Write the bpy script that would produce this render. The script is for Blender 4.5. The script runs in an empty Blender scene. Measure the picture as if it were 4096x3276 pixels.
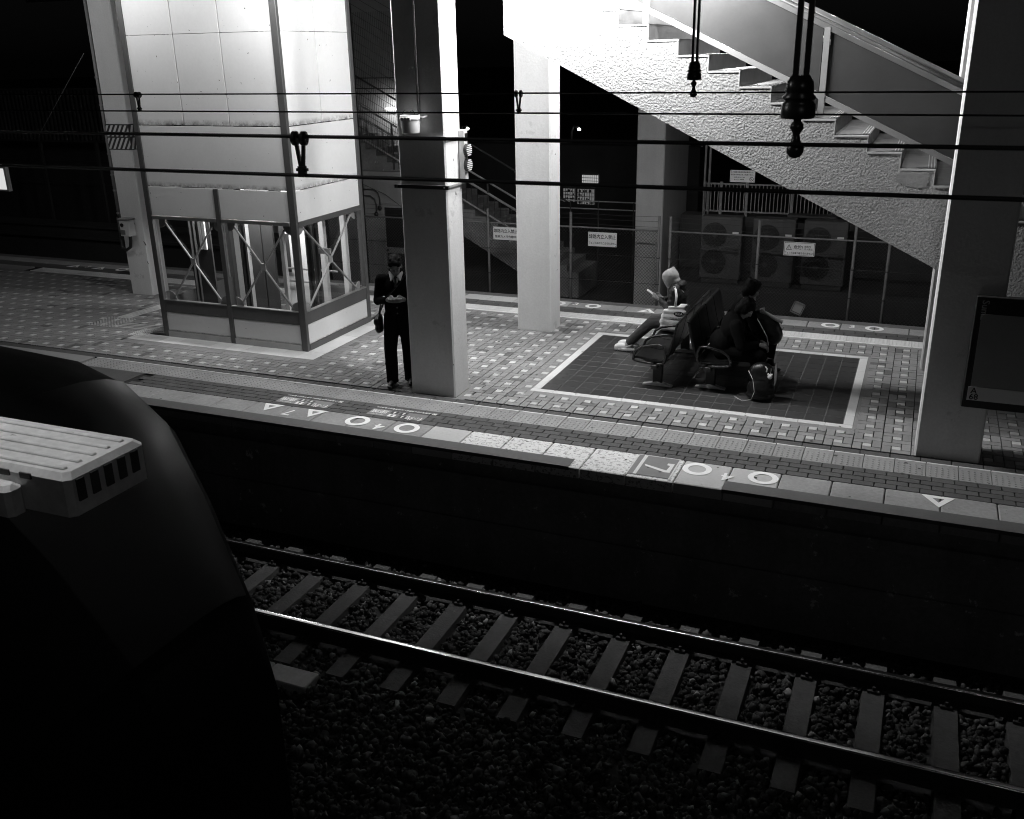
import bpy, math, random
from mathutils import Vector, Matrix, noise
random.seed(7)
PI = math.pi
sc = bpy.context.scene
C = sc.collection

# ---------------------------------------------------------------- camera, sky, exposure
cam_d = bpy.data.cameras.new('camera')
cam = bpy.data.objects.new('camera', cam_d)
C.objects.link(cam)
yaw, pit, rol = math.radians(22.9625), math.radians(20.34), math.radians(-1.1277)
fwd = Vector((-math.sin(yaw) * math.cos(pit), math.cos(yaw) * math.cos(pit), -math.sin(pit)))
rgt = Vector((math.cos(yaw), math.sin(yaw), 0))
upv = rgt.cross(fwd)
r2 = rgt * math.cos(rol) + upv * math.sin(rol)
u2 = upv * math.cos(rol) - rgt * math.sin(rol)
cam.matrix_world = Matrix(((r2.x, u2.x, -fwd.x, 0), (r2.y, u2.y, -fwd.y, 0), (r2.z, u2.z, -fwd.z, 4.03), (0, 0, 0, 1)))
cam_d.sensor_width = 36.0
cam_d.lens = 36.0 * 3850 / 4096
cam_d.clip_start = 0.05
cam_d.clip_end = 600
cam_d.dof.use_dof = True
cam_d.dof.focus_distance = 11.5
cam_d.dof.aperture_fstop = 8.0
sc.camera = cam

w = bpy.data.worlds.new('World')
sc.world = w
w.use_nodes = True
nt = w.node_tree
nt.nodes.clear()
sky = nt.nodes.new('ShaderNodeTexSky')
sky.sky_type = 'NISHITA'
sky.sun_disc = False
sky.sun_elevation = math.radians(4)
sky.sun_rotation = math.radians(200)
bw = nt.nodes.new('ShaderNodeRGBToBW')
bg = nt.nodes.new('ShaderNodeBackground')
bg.inputs['Strength'].default_value = 0.0009
wo = nt.nodes.new('ShaderNodeOutputWorld')
nt.links.new(sky.outputs[0], bw.inputs[0])
nt.links.new(bw.outputs[0], bg.inputs['Color'])
nt.links.new(bg.outputs[0], wo.inputs[0])

sc.view_settings.view_transform = 'Standard'
sc.view_settings.look = 'None'
sc.view_settings.exposure = 0.0
sc.view_settings.gamma = 1.0
sc.view_settings.use_curve_mapping = False
sc.cycles.use_denoising = True
sc.cycles.filter_width = 1.05
sc.cycles.max_bounces = 6
sc.cycles.diffuse_bounces = 3
sc.cycles.transparent_max_bounces = 16
sc.cycles.sample_clamp_indirect = 4.0
sc.cycles.caustics_reflective = False
sc.cycles.caustics_refractive = False

# ---------------------------------------------------------------- materials
MATS = {}
def mat(name, col, rough=0.7, var=0.12, scale=2.5, fine=0.08, fscale=45.0, bump=0.0, bscale=60.0,
        metal=0.0, spec=0.4, seams=None, worn=None, tone=None, emit=0.0, coords='world', streak=0.0, bdist=0.01):
    """grey procedural material: broad mottling, fine grain, optional relief, flaking (worn) and piece-to-piece tone"""
    if name in MATS: return MATS[name]
    m = bpy.data.materials.new(name); m.use_nodes = True
    n = m.node_tree.nodes; l = m.node_tree.links
    n.clear()
    out = n.new('ShaderNodeOutputMaterial')
    p = n.new('ShaderNodeBsdfPrincipled')
    l.new(p.outputs[0], out.inputs[0])
    p.inputs['Roughness'].default_value = rough
    p.inputs['Metallic'].default_value = metal
    p.inputs['Specular IOR Level'].default_value = spec
    if coords == 'world':
        pos = n.new('ShaderNodeNewGeometry').outputs['Position']
    else:
        pos = n.new('ShaderNodeTexCoord').outputs['Object']
    def nz(s, det=4.0, rgh=0.6, src=None):
        t = n.new('ShaderNodeTexNoise'); t.inputs['Scale'].default_value = s
        t.inputs['Detail'].default_value = det; t.inputs['Roughness'].default_value = rgh
        l.new(src or pos, t.inputs['Vector'])
        return t.outputs['Fac']
    def mth(op, a, b, c=None):
        t = n.new('ShaderNodeMath'); t.operation = op
        for i, v in enumerate((a, b, c)):
            if v is None: continue
            if isinstance(v, (int, float)): t.inputs[i].default_value = v
            else: l.new(v, t.inputs[i])
        return t.outputs[0]
    f = 1.0
    a = mth('MULTIPLY_ADD', nz(scale), 2 * var * 1.6, 1 - var * 1.6)
    b = mth('MULTIPLY_ADD', nz(fscale, 3), 2 * fine * 1.6, 1 - fine * 1.6)
    v = mth('MULTIPLY', a, b)
    if streak:
        mp = n.new('ShaderNodeMapping'); mp.inputs['Scale'].default_value = (2.6, 2.6, 0.45)
        l.new(pos, mp.inputs['Vector'])
        s = mth('MULTIPLY_ADD', nz(1.6, 5, 0.65, mp.outputs[0]), 2 * streak * 1.6, 1 - streak * 1.6)
        v = mth('MULTIPLY', v, s)
    if tone is not None:
        if tone == 'obj':
            r = n.new('ShaderNodeObjectInfo').outputs['Random']
            v = mth('MULTIPLY', v, mth('MULTIPLY_ADD', r, 0.20, 0.90))
        elif tone == 'attr':
            at = n.new('ShaderNodeAttribute'); at.attribute_name = 'tone'
            v = mth('MULTIPLY', v, mth('MULTIPLY_ADD', at.outputs['Fac'], 0.20, 0.90))
    v = mth('MULTIPLY', v, col)
    if worn:                          # (flaked colour, share, scale)
        wc, share, ws = worn
        k = nz(ws, 8, 0.72)
        g = n.new('ShaderNodeMapRange'); g.inputs['From Min'].default_value = share - 0.02; g.inputs['From Max'].default_value = share + 0.02
        l.new(k, g.inputs['Value'])
        mx = n.new('ShaderNodeMix'); mx.data_type = 'FLOAT'
        l.new(g.outputs[0], mx.inputs['Factor']); mx.inputs['A'].default_value = wc
        l.new(v, mx.inputs['B']); v = mx.outputs['Result']
    if seams:                         # rust and soot creeping up from the panel seams (heights in metres), plus specks
        sp = n.new('ShaderNodeSeparateXYZ'); l.new(pos, sp.inputs[0])
        acc = None
        for z0, hgt in seams:
            d = mth('SUBTRACT', sp.outputs[2], z0)
            up_ = mth('MULTIPLY', mth('GREATER_THAN', d, 0.0), mth('SUBTRACT', 1.0, mth('MINIMUM', mth('DIVIDE', d, hgt), 1.0)))
            acc = up_ if acc is None else mth('MAXIMUM', acc, up_)
        k = mth('MULTIPLY', acc, mth('MULTIPLY_ADD', nz(14.0, 6, 0.7), 3.2, -1.1))
        k = mth('MAXIMUM', k, mth('MULTIPLY', mth('GREATER_THAN', nz(26.0, 1, 0.4), 0.80), 0.85))
        k = mth('MINIMUM', mth('MAXIMUM', k, 0.0), 0.92)
        v = mth('MULTIPLY', v, mth('SUBTRACT', 1.0, k))
    cc = n.new('ShaderNodeCombineColor')
    for i in range(3): l.new(v, cc.inputs[i])
    l.new(cc.outputs[0], p.inputs['Base Color'])
    rr = mth('MULTIPLY_ADD', nz(scale * 3), 0.25, rough - 0.12)
    l.new(rr, p.inputs['Roughness'])
    if bump:
        bp = n.new('ShaderNodeBump'); bp.inputs['Strength'].default_value = bump; bp.inputs['Distance'].default_value = bdist
        l.new(nz(bscale, 3, 0.55), bp.inputs['Height']); l.new(bp.outputs[0], p.inputs['Normal'])
    if emit:
        p.inputs['Emission Color'].default_value = (1, 1, 1, 1)
        p.inputs['Emission Strength'].default_value = emit
    MATS[name] = m
    return m

def glass_mat():
    m = bpy.data.materials.new('glass'); m.use_nodes = True
    n = m.node_tree.nodes; l = m.node_tree.links; n.clear()
    out = n.new('ShaderNodeOutputMaterial'); mix = n.new('ShaderNodeMixShader'); tr = n.new('ShaderNodeBsdfTransparent'); gl = n.new('ShaderNodeBsdfGlossy')
    lw = n.new('ShaderNodeLayerWeight'); lw.inputs['Blend'].default_value = 0.5
    pw = n.new('ShaderNodeMath'); pw.operation = 'POWER'; pw.inputs[1].default_value = 4.0; l.new(lw.outputs['Facing'], pw.inputs[0])
    fr = n.new('ShaderNodeMath'); fr.operation = 'MULTIPLY_ADD'; fr.inputs[1].default_value = 0.5; fr.inputs[2].default_value = 0.03; l.new(pw.outputs[0], fr.inputs[0])
    tr.inputs[0].default_value = (0.93, 0.93, 0.93, 1); gl.inputs['Roughness'].default_value = 0.03
    l.new(fr.outputs[0], mix.inputs[0]); l.new(tr.outputs[0], mix.inputs[1]); l.new(gl.outputs[0], mix.inputs[2]); l.new(mix.outputs[0], out.inputs[0])
    return m
GLASS = glass_mat()
def emis(name, s):
    m = bpy.data.materials.new(name); m.use_nodes = True
    n = m.node_tree.nodes; n.clear()
    o = n.new('ShaderNodeOutputMaterial'); e = n.new('ShaderNodeEmission'); e.inputs['Strength'].default_value = s
    m.node_tree.links.new(e.outputs[0], o.inputs[0])
    return m

M_COL = mat('painted_concrete', 0.70, 0.75, 0.07, 1.1, 0.07, 40, bump=0.35, bscale=30, streak=0.07, worn=(0.57, 0.36, 2.3))
M_ROUGH = mat('roughcast', 0.38, 0.85, 0.08, 0.8, 0.30, 48, bump=1.0, bscale=50, bdist=0.026)
M_CONC = mat('bare_concrete', 0.30, 0.85, 0.18, 1.2, 0.12, 30, bump=0.3, bscale=40, streak=0.1)
M_DARKC = mat('grimy_concrete', 0.20, 0.9, 0.3, 1.6, 0.2, 22, bump=0.5, bscale=30, streak=0.22, worn=(0.60, 0.35, 5.0))
M_PANEL = mat('white_painted_steel', 0.74, 0.42, 0.04, 1.5, 0.03, 25, seams=((3.15, 0.09), (2.29, 0.08), (0.09, 0.03)))
M_FRAME = mat('grey_steel_frame', 0.11, 0.42, 0.10, 2.0, 0.06, 30, metal=0.35, streak=0.08)
M_STEEL = mat('dull_stainless', 0.42, 0.36, 0.08, 2.0, 0.06, 40, metal=0.8, streak=0.08)
M_DARKM = mat('dark_metal', 0.05, 0.5, 0.15, 3, 0.1, 30, metal=0.2)
M_BLACK = mat('black_paint', 0.018, 0.45, 0.15, 3, 0.1, 30)
M_GALV = mat('galvanised_steel', 0.38, 0.5, 0.2, 4, 0.15, 30, metal=0.3)
M_BRICK = mat('grey_paver', 0.26, 0.75, 0.19, 0.7, 0.12, 50, bump=0.3, bscale=80, tone='obj', worn=(0.06, 0.27, 17.0))
M_BRICKS = mat('grey_paver_field', 0.26, 0.75, 0.19, 0.7, 0.12, 50, bump=0.3, bscale=80, tone='attr', worn=(0.06, 0.27, 17.0))
M_BRICKD = mat('dark_mottled_paver', 0.165, 0.75, 0.13, 0.9, 0.12, 50, bump=0.3, bscale=80, tone='obj')
M_LIGHT = mat('pale_paver', 0.54, 0.7, 0.10, 0.8, 0.08, 50, tone='obj')
M_LIGHTS = mat('pale_paver_field', 0.54, 0.7, 0.10, 0.8, 0.08, 50, tone='attr')
M_DBRICK = mat('dark_paver', 0.085, 0.78, 0.12, 1.0, 0.12, 50, bump=0.3, bscale=80, tone='obj')
M_DTILE = mat('dark_floor_tile', 0.055, 0.34, 0.16, 1.2, 0.1, 40, tone='obj')
M_WTILE = mat('white_floor_tile', 0.66, 0.6, 0.07, 1.5, 0.06, 30, tone='obj')
M_PAD = mat('white_pad_tile', 0.78, 0.6, 0.05, 1.5, 0.05, 30, tone='obj')
M_TACT = mat('tactile_tile', 0.29, 0.65, 0.09, 0.9, 0.08, 40, tone='obj')
M_TACTL = mat('tactile_tile_pale', 0.62, 0.65, 0.08, 0.9, 0.08, 40, tone='obj')
M_COPE = mat('coping_stone', 0.28, 0.75, 0.26, 2.2, 0.2, 25, worn=(0.13, 0.335, 8.0), bump=0.2, bscale=70)
M_COPEW = mat('coping_worn_paint', 0.66, 0.72, 0.05, 1.5, 0.10, 30, worn=(0.24, 0.45, 24.0))
M_COPEP = mat('coping_painted_and_lit', 0.46, 0.72, 0.08, 1.5, 0.10, 30, worn=(0.25, 0.34, 7.0))
M_EDGE = mat('edge_paint', 0.10, 0.7, 0.10, 1.5, 0.10, 30, worn=(0.28, 0.25, 8.0))
M_GROUT = mat('grout', 0.016, 0.9, 0.2, 2, 0.1, 40)
M_GROUTP = mat('pale_grout', 0.15, 0.9, 0.3, 3, 0.3, 9)
M_WHITE = mat('white_road_paint', 0.88, 0.6, 0.04, 2, 0.04, 40, worn=(0.45, 0.19, 12.0))
M_WHITE2 = mat('white_sticker', 0.80, 0.5, 0.03, 2, 0.03, 40)
M_STK = mat('grey_sticker', 0.20, 0.5, 0.06, 2, 0.06, 40)
M_STKD = mat('dark_sticker', 0.05, 0.5, 0.06, 2, 0.06, 40)
M_SIGN = mat('sign_plate', 0.82, 0.5, 0.08, 3, 0.05, 40, worn=(0.15, 0.235, 14.0))
M_INK = mat('sign_ink', 0.012, 0.5, 0.05, 3, 0.0, 40)
M_SLEEP = mat('sleeper_concrete', 0.085, 0.85, 0.3, 2.5, 0.2, 25, bump=0.4, bscale=40, tone='obj', worn=(0.03, 0.30, 6.0))
M_STONE = mat('ballast_stone', 0.055, 0.85, 0.2, 3, 0.15, 35, tone='attr', spec=0.3)
M_RAIL = mat('rusty_rail', 0.05, 0.75, 0.2, 3, 0.2, 30, bump=0.2, bscale=50)
M_RAILH = mat('polished_rail_head', 0.8, 0.19, 0.05, 2, 0.03, 30, metal=1.0)
M_EARTH = mat('dark_earth', 0.045, 0.95, 0.3, 1.0, 0.2, 20, bump=0.5, bscale=20)
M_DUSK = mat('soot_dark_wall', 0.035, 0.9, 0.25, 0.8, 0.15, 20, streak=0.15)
M_WIRE = mat('wire_black', 0.012, 0.55, 0.1, 3, 0.05, 30)
M_INS = mat('insulator_dark', 0.02, 0.3, 0.1, 3, 0.05, 30)
M_PLAST = mat('pale_plastic', 0.62, 0.45, 0.05, 4, 0.03, 40)
M_GREY = mat('mid_grey_paint', 0.25, 0.5, 0.08, 3, 0.05, 40)

# ---------------------------------------------------------------- mesh helpers
class MB:
    def __init__(s): s.v = []; s.f = []; s.m = []
    def add(s, vs, fs, k=0):
        o = len(s.v); s.v.extend([tuple(v) for v in vs]); s.f.extend([tuple(i + o for i in f) for f in fs]); s.m.extend([k] * len(fs)); return s
    def box(s, x0, x1, y0, y1, z0, z1, k=0, ch=0.0):
        if ch <= 0:
            vs = [(x, y, z) for x in (x0, x1) for y in (y0, y1) for z in (z0, z1)]
            return s.add(vs, [(0, 1, 3, 2), (4, 6, 7, 5), (0, 4, 5, 1), (2, 3, 7, 6), (0, 2, 6, 4), (1, 5, 7, 3)], k)
        c = ch                              # box with its top edges and upright edges chamfered
        def ring(d, z): 
            a, b, p, q = x0 + d, x1 - d, y0 + d, y1 - d
            return [(a + c, p, z), (b - c, p, z), (b, p + c, z), (b, q - c, z), (b - c, q, z), (a + c, q, z), (a, q - c, z), (a, p + c, z)]
        r = ring(0, z0) + ring(0, z1 - c) + ring(c, z1)
        fs = []
        for j in range(2):
            for i in range(8):
                i2 = (i + 1) % 8; fs.append((j * 8 + i, j * 8 + i2, (j + 1) * 8 + i2, (j + 1) * 8 + i))
        fs.append(tuple(range(16, 24))); fs.append(tuple(range(7, -1, -1)))
        return s.add(r, fs, k)
    def obox(s, c, ax, ay, az, hx, hy, hz, k=0):
        c = Vector(c); ax, ay, az = Vector(ax).normalized(), Vector(ay).normalized(), Vector(az).normalized()
        vs = [c + ax * (hx * i) + ay * (hy * j) + az * (hz * q) for i in (-1, 1) for j in (-1, 1) for q in (-1, 1)]
        return s.add(vs, [(0, 1, 3, 2), (4, 6, 7, 5), (0, 4, 5, 1), (2, 3, 7, 6), (0, 2, 6, 4), (1, 5, 7, 3)], k)
    def bar(s, p, q, wx, wz, up=(0, 0, 1), k=0):
        p, q = Vector(p), Vector(q); d = (q - p)
        side = d.cross(Vector(up))
        if side.length < 1e-6: side = Vector((1, 0, 0))
        side.normalize(); u = side.cross(d).normalized()
        return s.obox((p + q) / 2, d, side, u, d.length / 2, wx / 2, wz / 2, k)
    def tube(s, pts, r, n=8, k=0, cap=True):
        pts = [Vector(p) for p in pts]; N = len(pts)
        rs = r if isinstance(r, (list, tuple)) else [r] * N
        prev = None; o = len(s.v)
        for i, p in enumerate(pts):
            d = (pts[min(i + 1, N - 1)] - pts[max(i - 1, 0)]).normalized()
            if prev is None:
                a = Vector((0, 0, 1)) if abs(d.z) < 0.9 else Vector((1, 0, 0))
                u = d.cross(a).normalized()
            else:
                u = (prev - d * prev.dot(d)).normalized()
            prev = u; v = d.cross(u)
            for j in range(n):
                t = 2 * PI * j / n
                s.v.append(tuple(p + (u * math.cos(t) + v * math.sin(t)) * rs[i]))
        for i in range(N - 1):
            for j in range(n):
                j2 = (j + 1) % n
                s.f.append((o + i * n + j, o + i * n + j2, o + (i + 1) * n + j2, o + (i + 1) * n + j)); s.m.append(k)
        if cap:
            s.f.append(tuple(o + j for j in range(n - 1, -1, -1))); s.m.append(k)
            s.f.append(tuple(o + (N - 1) * n + j for j in range(n))); s.m.append(k)
        return s
    def lathe(s, prof, c=(0, 0, 0), n=20, k=0):
        """prof: list of (radius, z)"""
        o = len(s.v)
        for r, z in prof:
            for j in range(n):
                t = 2 * PI * j / n; s.v.append((c[0] + r * math.cos(t), c[1] + r * math.sin(t), c[2] + z))
        for i in range(len(prof) - 1):
            for j in range(n):
                j2 = (j + 1) % n; s.f.append((o + i * n + j, o + i * n + j2, o + (i + 1) * n + j2, o + (i + 1) * n + j)); s.m.append(k)
        s.f.append(tuple(o + j for j in range(n - 1, -1, -1))); s.m.append(k)
        e = o + (len(prof) - 1) * n; s.f.append(tuple(e + j for j in range(n))); s.m.append(k)
        return s
    def prism(s, poly, axis, a, b, k=0):
        """poly of 2-D points extruded from a to b along axis 'x','y' or 'z'"""
        n = len(poly)
        def P(u, v, t): return (t, u, v) if axis == 'x' else (u, t, v) if axis == 'y' else (u, v, t)
        vs = [P(u, v, a) for u, v in poly] + [P(u, v, b) for u, v in poly]
        fs = [(i, (i + 1) % n, n + (i + 1) % n, n + i) for i in range(n)] + [tuple(range(n - 1, -1, -1)), tuple(range(n, 2 * n))]
        return s.add(vs, fs, k)
    def ell(s, c, r, n=12, m=8, k=0):
        o = len(s.v); c = Vector(c)
        for i in range(1, m):
            a = PI * i / m
            for j in range(n):
                t = 2 * PI * j / n
                s.v.append((c.x + r[0] * math.sin(a) * math.cos(t), c.y + r[1] * math.sin(a) * math.sin(t), c.z + r[2] * math.cos(a)))
        tp = len(s.v); s.v.append((c.x, c.y, c.z + r[2])); bt = len(s.v); s.v.append((c.x, c.y, c.z - r[2]))
        for i in range(m - 2):
            for j in range(n):
                j2 = (j + 1) % n; s.f.append((o + i * n + j, o + (i + 1) * n + j, o + (i + 1) * n + j2, o + i * n + j2)); s.m.append(k)
        for j in range(n):
            j2 = (j + 1) % n
            s.f.append((tp, o + j, o + j2)); s.m.append(k)
            s.f.append((bt, o + (m - 2) * n + j2, o + (m - 2) * n + j)); s.m.append(k)
        return s
    def mesh(s, name, mats, smooth=False):
        me = bpy.data.meshes.new(name); me.from_pydata(s.v, [], s.f)
        for m in (mats if isinstance(mats, (list, tuple)) else [mats]): me.materials.append(m)
        if any(s.m): me.polygons.foreach_set('material_index', s.m)
        if smooth: me.polygons.foreach_set('use_smooth', [True] * len(me.polygons))
        me.update(); return me
    def build(s, name, mats, parent=None, smooth=False, bevel=0.0):
        return link(name, s.mesh(name, mats, smooth), parent, bevel)

def link(name, me, parent=None, bevel=0.0):
    o = bpy.data.objects.new(name, me); C.objects.link(o)
    if parent is not None:
        o.parent = parent
        o.matrix_parent_inverse = Matrix.Translation(parent.location).inverted() if parent.type == 'EMPTY' and parent.parent is None and parent.rotation_euler.z == 0 else Matrix.Identity(4)
    if bevel:
        b = o.modifiers.new('bevel', 'BEVEL'); b.width = bevel; b.segments = 2; b.limit_method = 'ANGLE'
    return o
def tag(o, label=None, cat=None, group=None, kind=None):
    if label: o['label'] = label
    if cat: o['category'] = cat
    if group: o['group'] = group
    if kind: o['kind'] = kind
    return o
def thing(name, label, cat, loc=(0, 0, 0), group=None):
    o = bpy.data.objects.new(name, None); C.objects.link(o); o.location = loc; o.empty_display_size = 0.1
    return tag(o, label, cat, group)
def struct(o): o['kind'] = 'structure'; return o
def stuff(o): o['kind'] = 'stuff'; return o
def copy_tree(o, parent=None):
    c = o.copy(); C.objects.link(c)
    if parent is not None: c.parent = parent
    for ch in list(o.children): copy_tree(ch, c)
    return c
def place(name, me, loc, parent=None, rz=0.0):
    o = bpy.data.objects.new(name, me); C.objects.link(o); o.location = loc; o.rotation_euler = (0, 0, rz)
    if parent is not None: o.parent = parent
    return o
def text(name, s, size, loc, xdir, ydir, m, parent=None, extrude=0.001, wide=1.0):
    """flat lettering centred on loc, running along xdir with ydir up"""
    cu = bpy.data.curves.new(name, 'FONT'); cu.body = s; cu.size = size; cu.align_x = 'CENTER'; cu.align_y = 'CENTER'
    cu.extrude = extrude; cu.resolution_u = 2; cu.offset = size * 0.012
    t = bpy.data.objects.new('tmp', cu); C.objects.link(t)
    dg = bpy.context.evaluated_depsgraph_get()
    me = bpy.data.meshes.new_from_object(t.evaluated_get(dg))
    bpy.data.objects.remove(t)
    me.materials.clear(); me.materials.append(m)
    x = Vector(xdir).normalized(); y = Vector(ydir).normalized(); z = x.cross(y)
    x = x * wide
    me.transform(Matrix(((x.x, y.x, z.x, loc[0]), (x.y, y.y, z.y, loc[1]), (x.z, y.z, z.z, loc[2]), (0, 0, 0, 1))))
    return link(name, me, parent)

# ================================================================ SETTING
# ground sheet
g = MB(); g.add([(-300, -60, -1.62), (300, -60, -1.62), (300, 400, -1.62), (-300, 400, -1.62)], [(0, 1, 2, 3)])
struct(g.build('ground', M_EARTH))

# ---------------------------------------------------------------- platform body and its paving
PX0, PX1 = -46.0, 14.0
pb = MB()
pb.box(PX0, PX1, 8.74, 15.33, -1.62, -0.062)
platform = struct(pb.build('platform', M_DARKC))
wl = MB(); wl.box(PX0, PX1, 8.70, 15.37, -0.062, -0.022); struct(wl.build('bedding', M_GROUT, platform))
# ledge and grimy courses of the platform side wall
lg = MB()
lg.box(PX0, PX1, 8.68, 8.745, -0.40, -0.30); lg.box(PX0, PX1, 8.715, 8.745, -0.95, -0.86)
lg.build('wall_ledge', M_DARKC, platform)
TOP = 0.0
def pmesh(name, sx, sy, h, m, gap=0.010, ch=0.003):
    b = MB(); b.box(-sx / 2 + gap / 2, sx / 2 - gap / 2, -sy / 2 + gap / 2, sy / 2 - gap / 2, -h, 0, 0, ch); return b.mesh(name, m)
def jz(): return random.uniform(-0.0012, 0.0012)

# near and far coping stones (a dark painted strip runs along the lip)
PITCH = 0.4897
cope = {}
for key, m in (('a', M_COPE), ('w', M_COPEW), ('p', M_COPEP)):
    b = MB(); b.box(-PITCH / 2 + 0.005, PITCH / 2 - 0.005, -0.29, 0.286, -0.115, 0, 0, 0.008); cope[key] = b.mesh('coping_stone', m)
    b = MB(); b.box(-PITCH / 2 + 0.005, PITCH / 2 - 0.005, -0.255, 0.25, -0.115, 0, 0, 0.008); cope['f' + key] = b.mesh('coping_stone', m)
k = -26
while True:
    x = 0.02 + PITCH * (k + 0.5)
    if x > 5: break
    if x > -13:
        kind = 'w' if -4.45 < x < -1.95 else 'p' if -4.9 < x < -1.2 else 'a'
        place('coping_stone', cope[kind], (x, 8.92, TOP + jz()), platform)
    k += 1
for i in range(46):
    x = 3.0 - PITCH * (i + 0.5) + 0.02
    place('coping_stone', cope['fp' if -7.4 < x < -5.4 else 'fa'], (x, 15.185, TOP + jz()), platform)  # lamp-lit stretch of the far coping put into a paler colour
fb = MB()
fb.box(PX0, -12.9, 8.63, 9.205, -0.115, -0.001); fb.box(5.2, PX1, 8.63, 9.205, -0.115, -0.001)
fb.box(PX0, -19.7, 14.93, 15.44, -0.115, -0.001); fb.box(3.1, PX1, 14.93, 15.44, -0.115, -0.001)
fb.build('coping_run', M_COPE, platform)
es = MB(); es.box(-13, -3.035, 8.628, 8.835, 0.0012, 0.0040); es.box(-1.455, 5, 8.628, 8.835, 0.0012, 0.0040)
es.box(-13, -3.035, 8.6262, 8.628, -0.035, 0.0040); es.box(-1.455, 5, 8.6262, 8.628, -0.035, 0.0040)
es.box(-19.5, 3, 15.26, 15.4415, 0.0012, 0.0040)
es.build('edge_stripe', M_EDGE, platform)

# dark brick strip, four courses, between coping and tactile tiles; one course behind them
db = pmesh('brick', 0.2085, 0.105, 0.06, M_DBRICK)
for r in range(4):
    off = (r % 2) * 0.104
    i = 0
    while True:
        x = 2.1 - 0.2085 * i - off
        if x < -9.4: break
        place('brick', db, (x, 9.2645 + 0.105 * r, TOP - 0.001 + jz()), platform); i += 1
db2 = pmesh('brick', 0.2963, 0.125, 0.06, M_DBRICK)
for i in range(40): place('brick', db2, (1.95 - 0.2963 * i, 10.067, TOP - 0.001 + jz()), platform)
st = MB()
st.box(PX0, -9.55, 9.212, 9.628, -0.06, -0.001); st.box(PX0, -9.75, 10.004, 10.13, -0.06, -0.001)
st.box(2.25, PX1, 9.212, 9.628, -0.06, -0.001); st.box(2.1, PX1, 10.004, 10.13, -0.06, -0.001)
st.build('brick_run', M_DBRICK, platform)
# far dark strip
dbf = pmesh('brick', 0.2963, 0.167, 0.06, M_DBRICK)
for i in range(56):
    for r in range(2):
        place('brick', dbf, (2.0 - 0.2963 * i - 0.148 * r, 14.678 + 0.169 * r, TOP - 0.001 + jz()), platform)
fs = MB(); fs.box(PX0, -14.9, 14.60, 14.925, -0.06, -0.001); fs.box(2.2, PX1, 14.60, 14.925, -0.06, -0.001); fs.build('brick_run', M_DBRICK, platform)

# tactile tiles: 5 x 5 domes and one ridge on the inner side
def tactile(m, far=False):
    b = MB()
    d = 0.366 if not far else 0.336
    b.box(-0.1475, 0.1475, -d / 2, d / 2, -0.06, 0.0, 0, 0.003)
    s = -1 if far else 1
    for i in range(5):
        for j in range(5):
            cx = (i - 2) * 0.0555; cy = s * (-0.028 + (j - 2) * 0.0555 * (0.9 if far else 1))
            b.lathe([(0.0125, 0.0), (0.0105, 0.0035), (0.006, 0.005)], (cx, cy, 0.0), 8)
    y0 = s * (d / 2 - 0.014)
    b.box(-0.146, 0.146, y0 - 0.011, y0 + 0.011, 0.0, 0.006, 1, 0.002)
    return b.mesh('tactile_tile', [m, M_WHITE2 if not far else M_WHITE])
tn, tnl, tf = tactile(M_TACT), tactile(M_TACTL), tactile(M_TACTL, True)
for i in range(48):
    x = 2.33 - 0.3005 * i
    if x > -10.6: place('tactile_tile', tn, (x, 9.815, TOP + 0.001 + jz()), platform)
for i in range(64): place('tactile_tile', tf if i < 62 else tf, (2.06 - 0.2965 * i, 14.42, TOP + 0.001 + jz()), platform)
tr = MB(); tr.box(PX0, -10.8, 9.633, 9.998, -0.06, 0.0); tr.box(2.5, PX1, 9.633, 9.998, -0.06, 0.0)
tr.box(PX0, -17.0, 14.253, 14.588, -0.06, 0.0); tr.box(2.25, PX1, 14.253, 14.588, -0.06, 0.0); tr.build('tactile_run', M_TACT, platform)

# pinwheel paving: four bricks turning round one pale square
MX, MY = 0.2963, 0.2915
X0, Y0 = -0.516 - MX / 2, 10.2995 - MY / 2
ux, uy = MX / 3, MY / 3
def blocked(x, y, e=0.055):
    for x0, x1, y0, y1 in ((-4.30, -0.40, 10.73, 13.60),          # dark tiled field
                           (-11.09, -7.68, 10.93, 11.24), (-10.62, -7.68, 11.2, 13.1), (-7.99, -7.68, 11.0, 13.4),      # lift and its pad
                           (-5.70, -5.06, 10.16, 10.58)):
        if x0 - e < x < x1 + e and y0 - e < y < y1 + e: return True
    return False
rects = ((0, 2, 2, 3), (2, 3, 1, 3), (1, 3, 0, 1), (0, 1, 0, 2))
bh = pmesh('brick', 2 * ux, uy, 0.06, M_BRICK); bv = pmesh('brick', ux, 2 * uy, 0.06, M_BRICK); bhd = pmesh('brick', 2 * ux, uy, 0.06, M_BRICKD); bvd = pmesh('brick', ux, 2 * uy, 0.06, M_BRICKD); bs = pmesh('pale_brick', ux, uy, 0.06, M_LIGHT)
cells = []
for i in range(-60, 9):
    for j in range(0, 14):
        cx, cy = X0 + (i + 0.5) * MX, Y0 + (j + 0.5) * MY
        if cy + MY / 2 > 14.26: continue
        # distance from the viewpoint decides which pieces are single parts
        cells.append((math.hypot(cx + 2.6, cy - 8.0), i, j))
cells.sort()
def dull(x, y): return random.random() < (0.04 + (0.5 if noise.noise((x * 0.9, y * 0.9, 3.1)) > 0.42 else 0.0))     # replaced, darker bricks come in clusters
nb = ns = 0
fb_, fl_ = MB(), MB(); tb, tl = [], []
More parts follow.
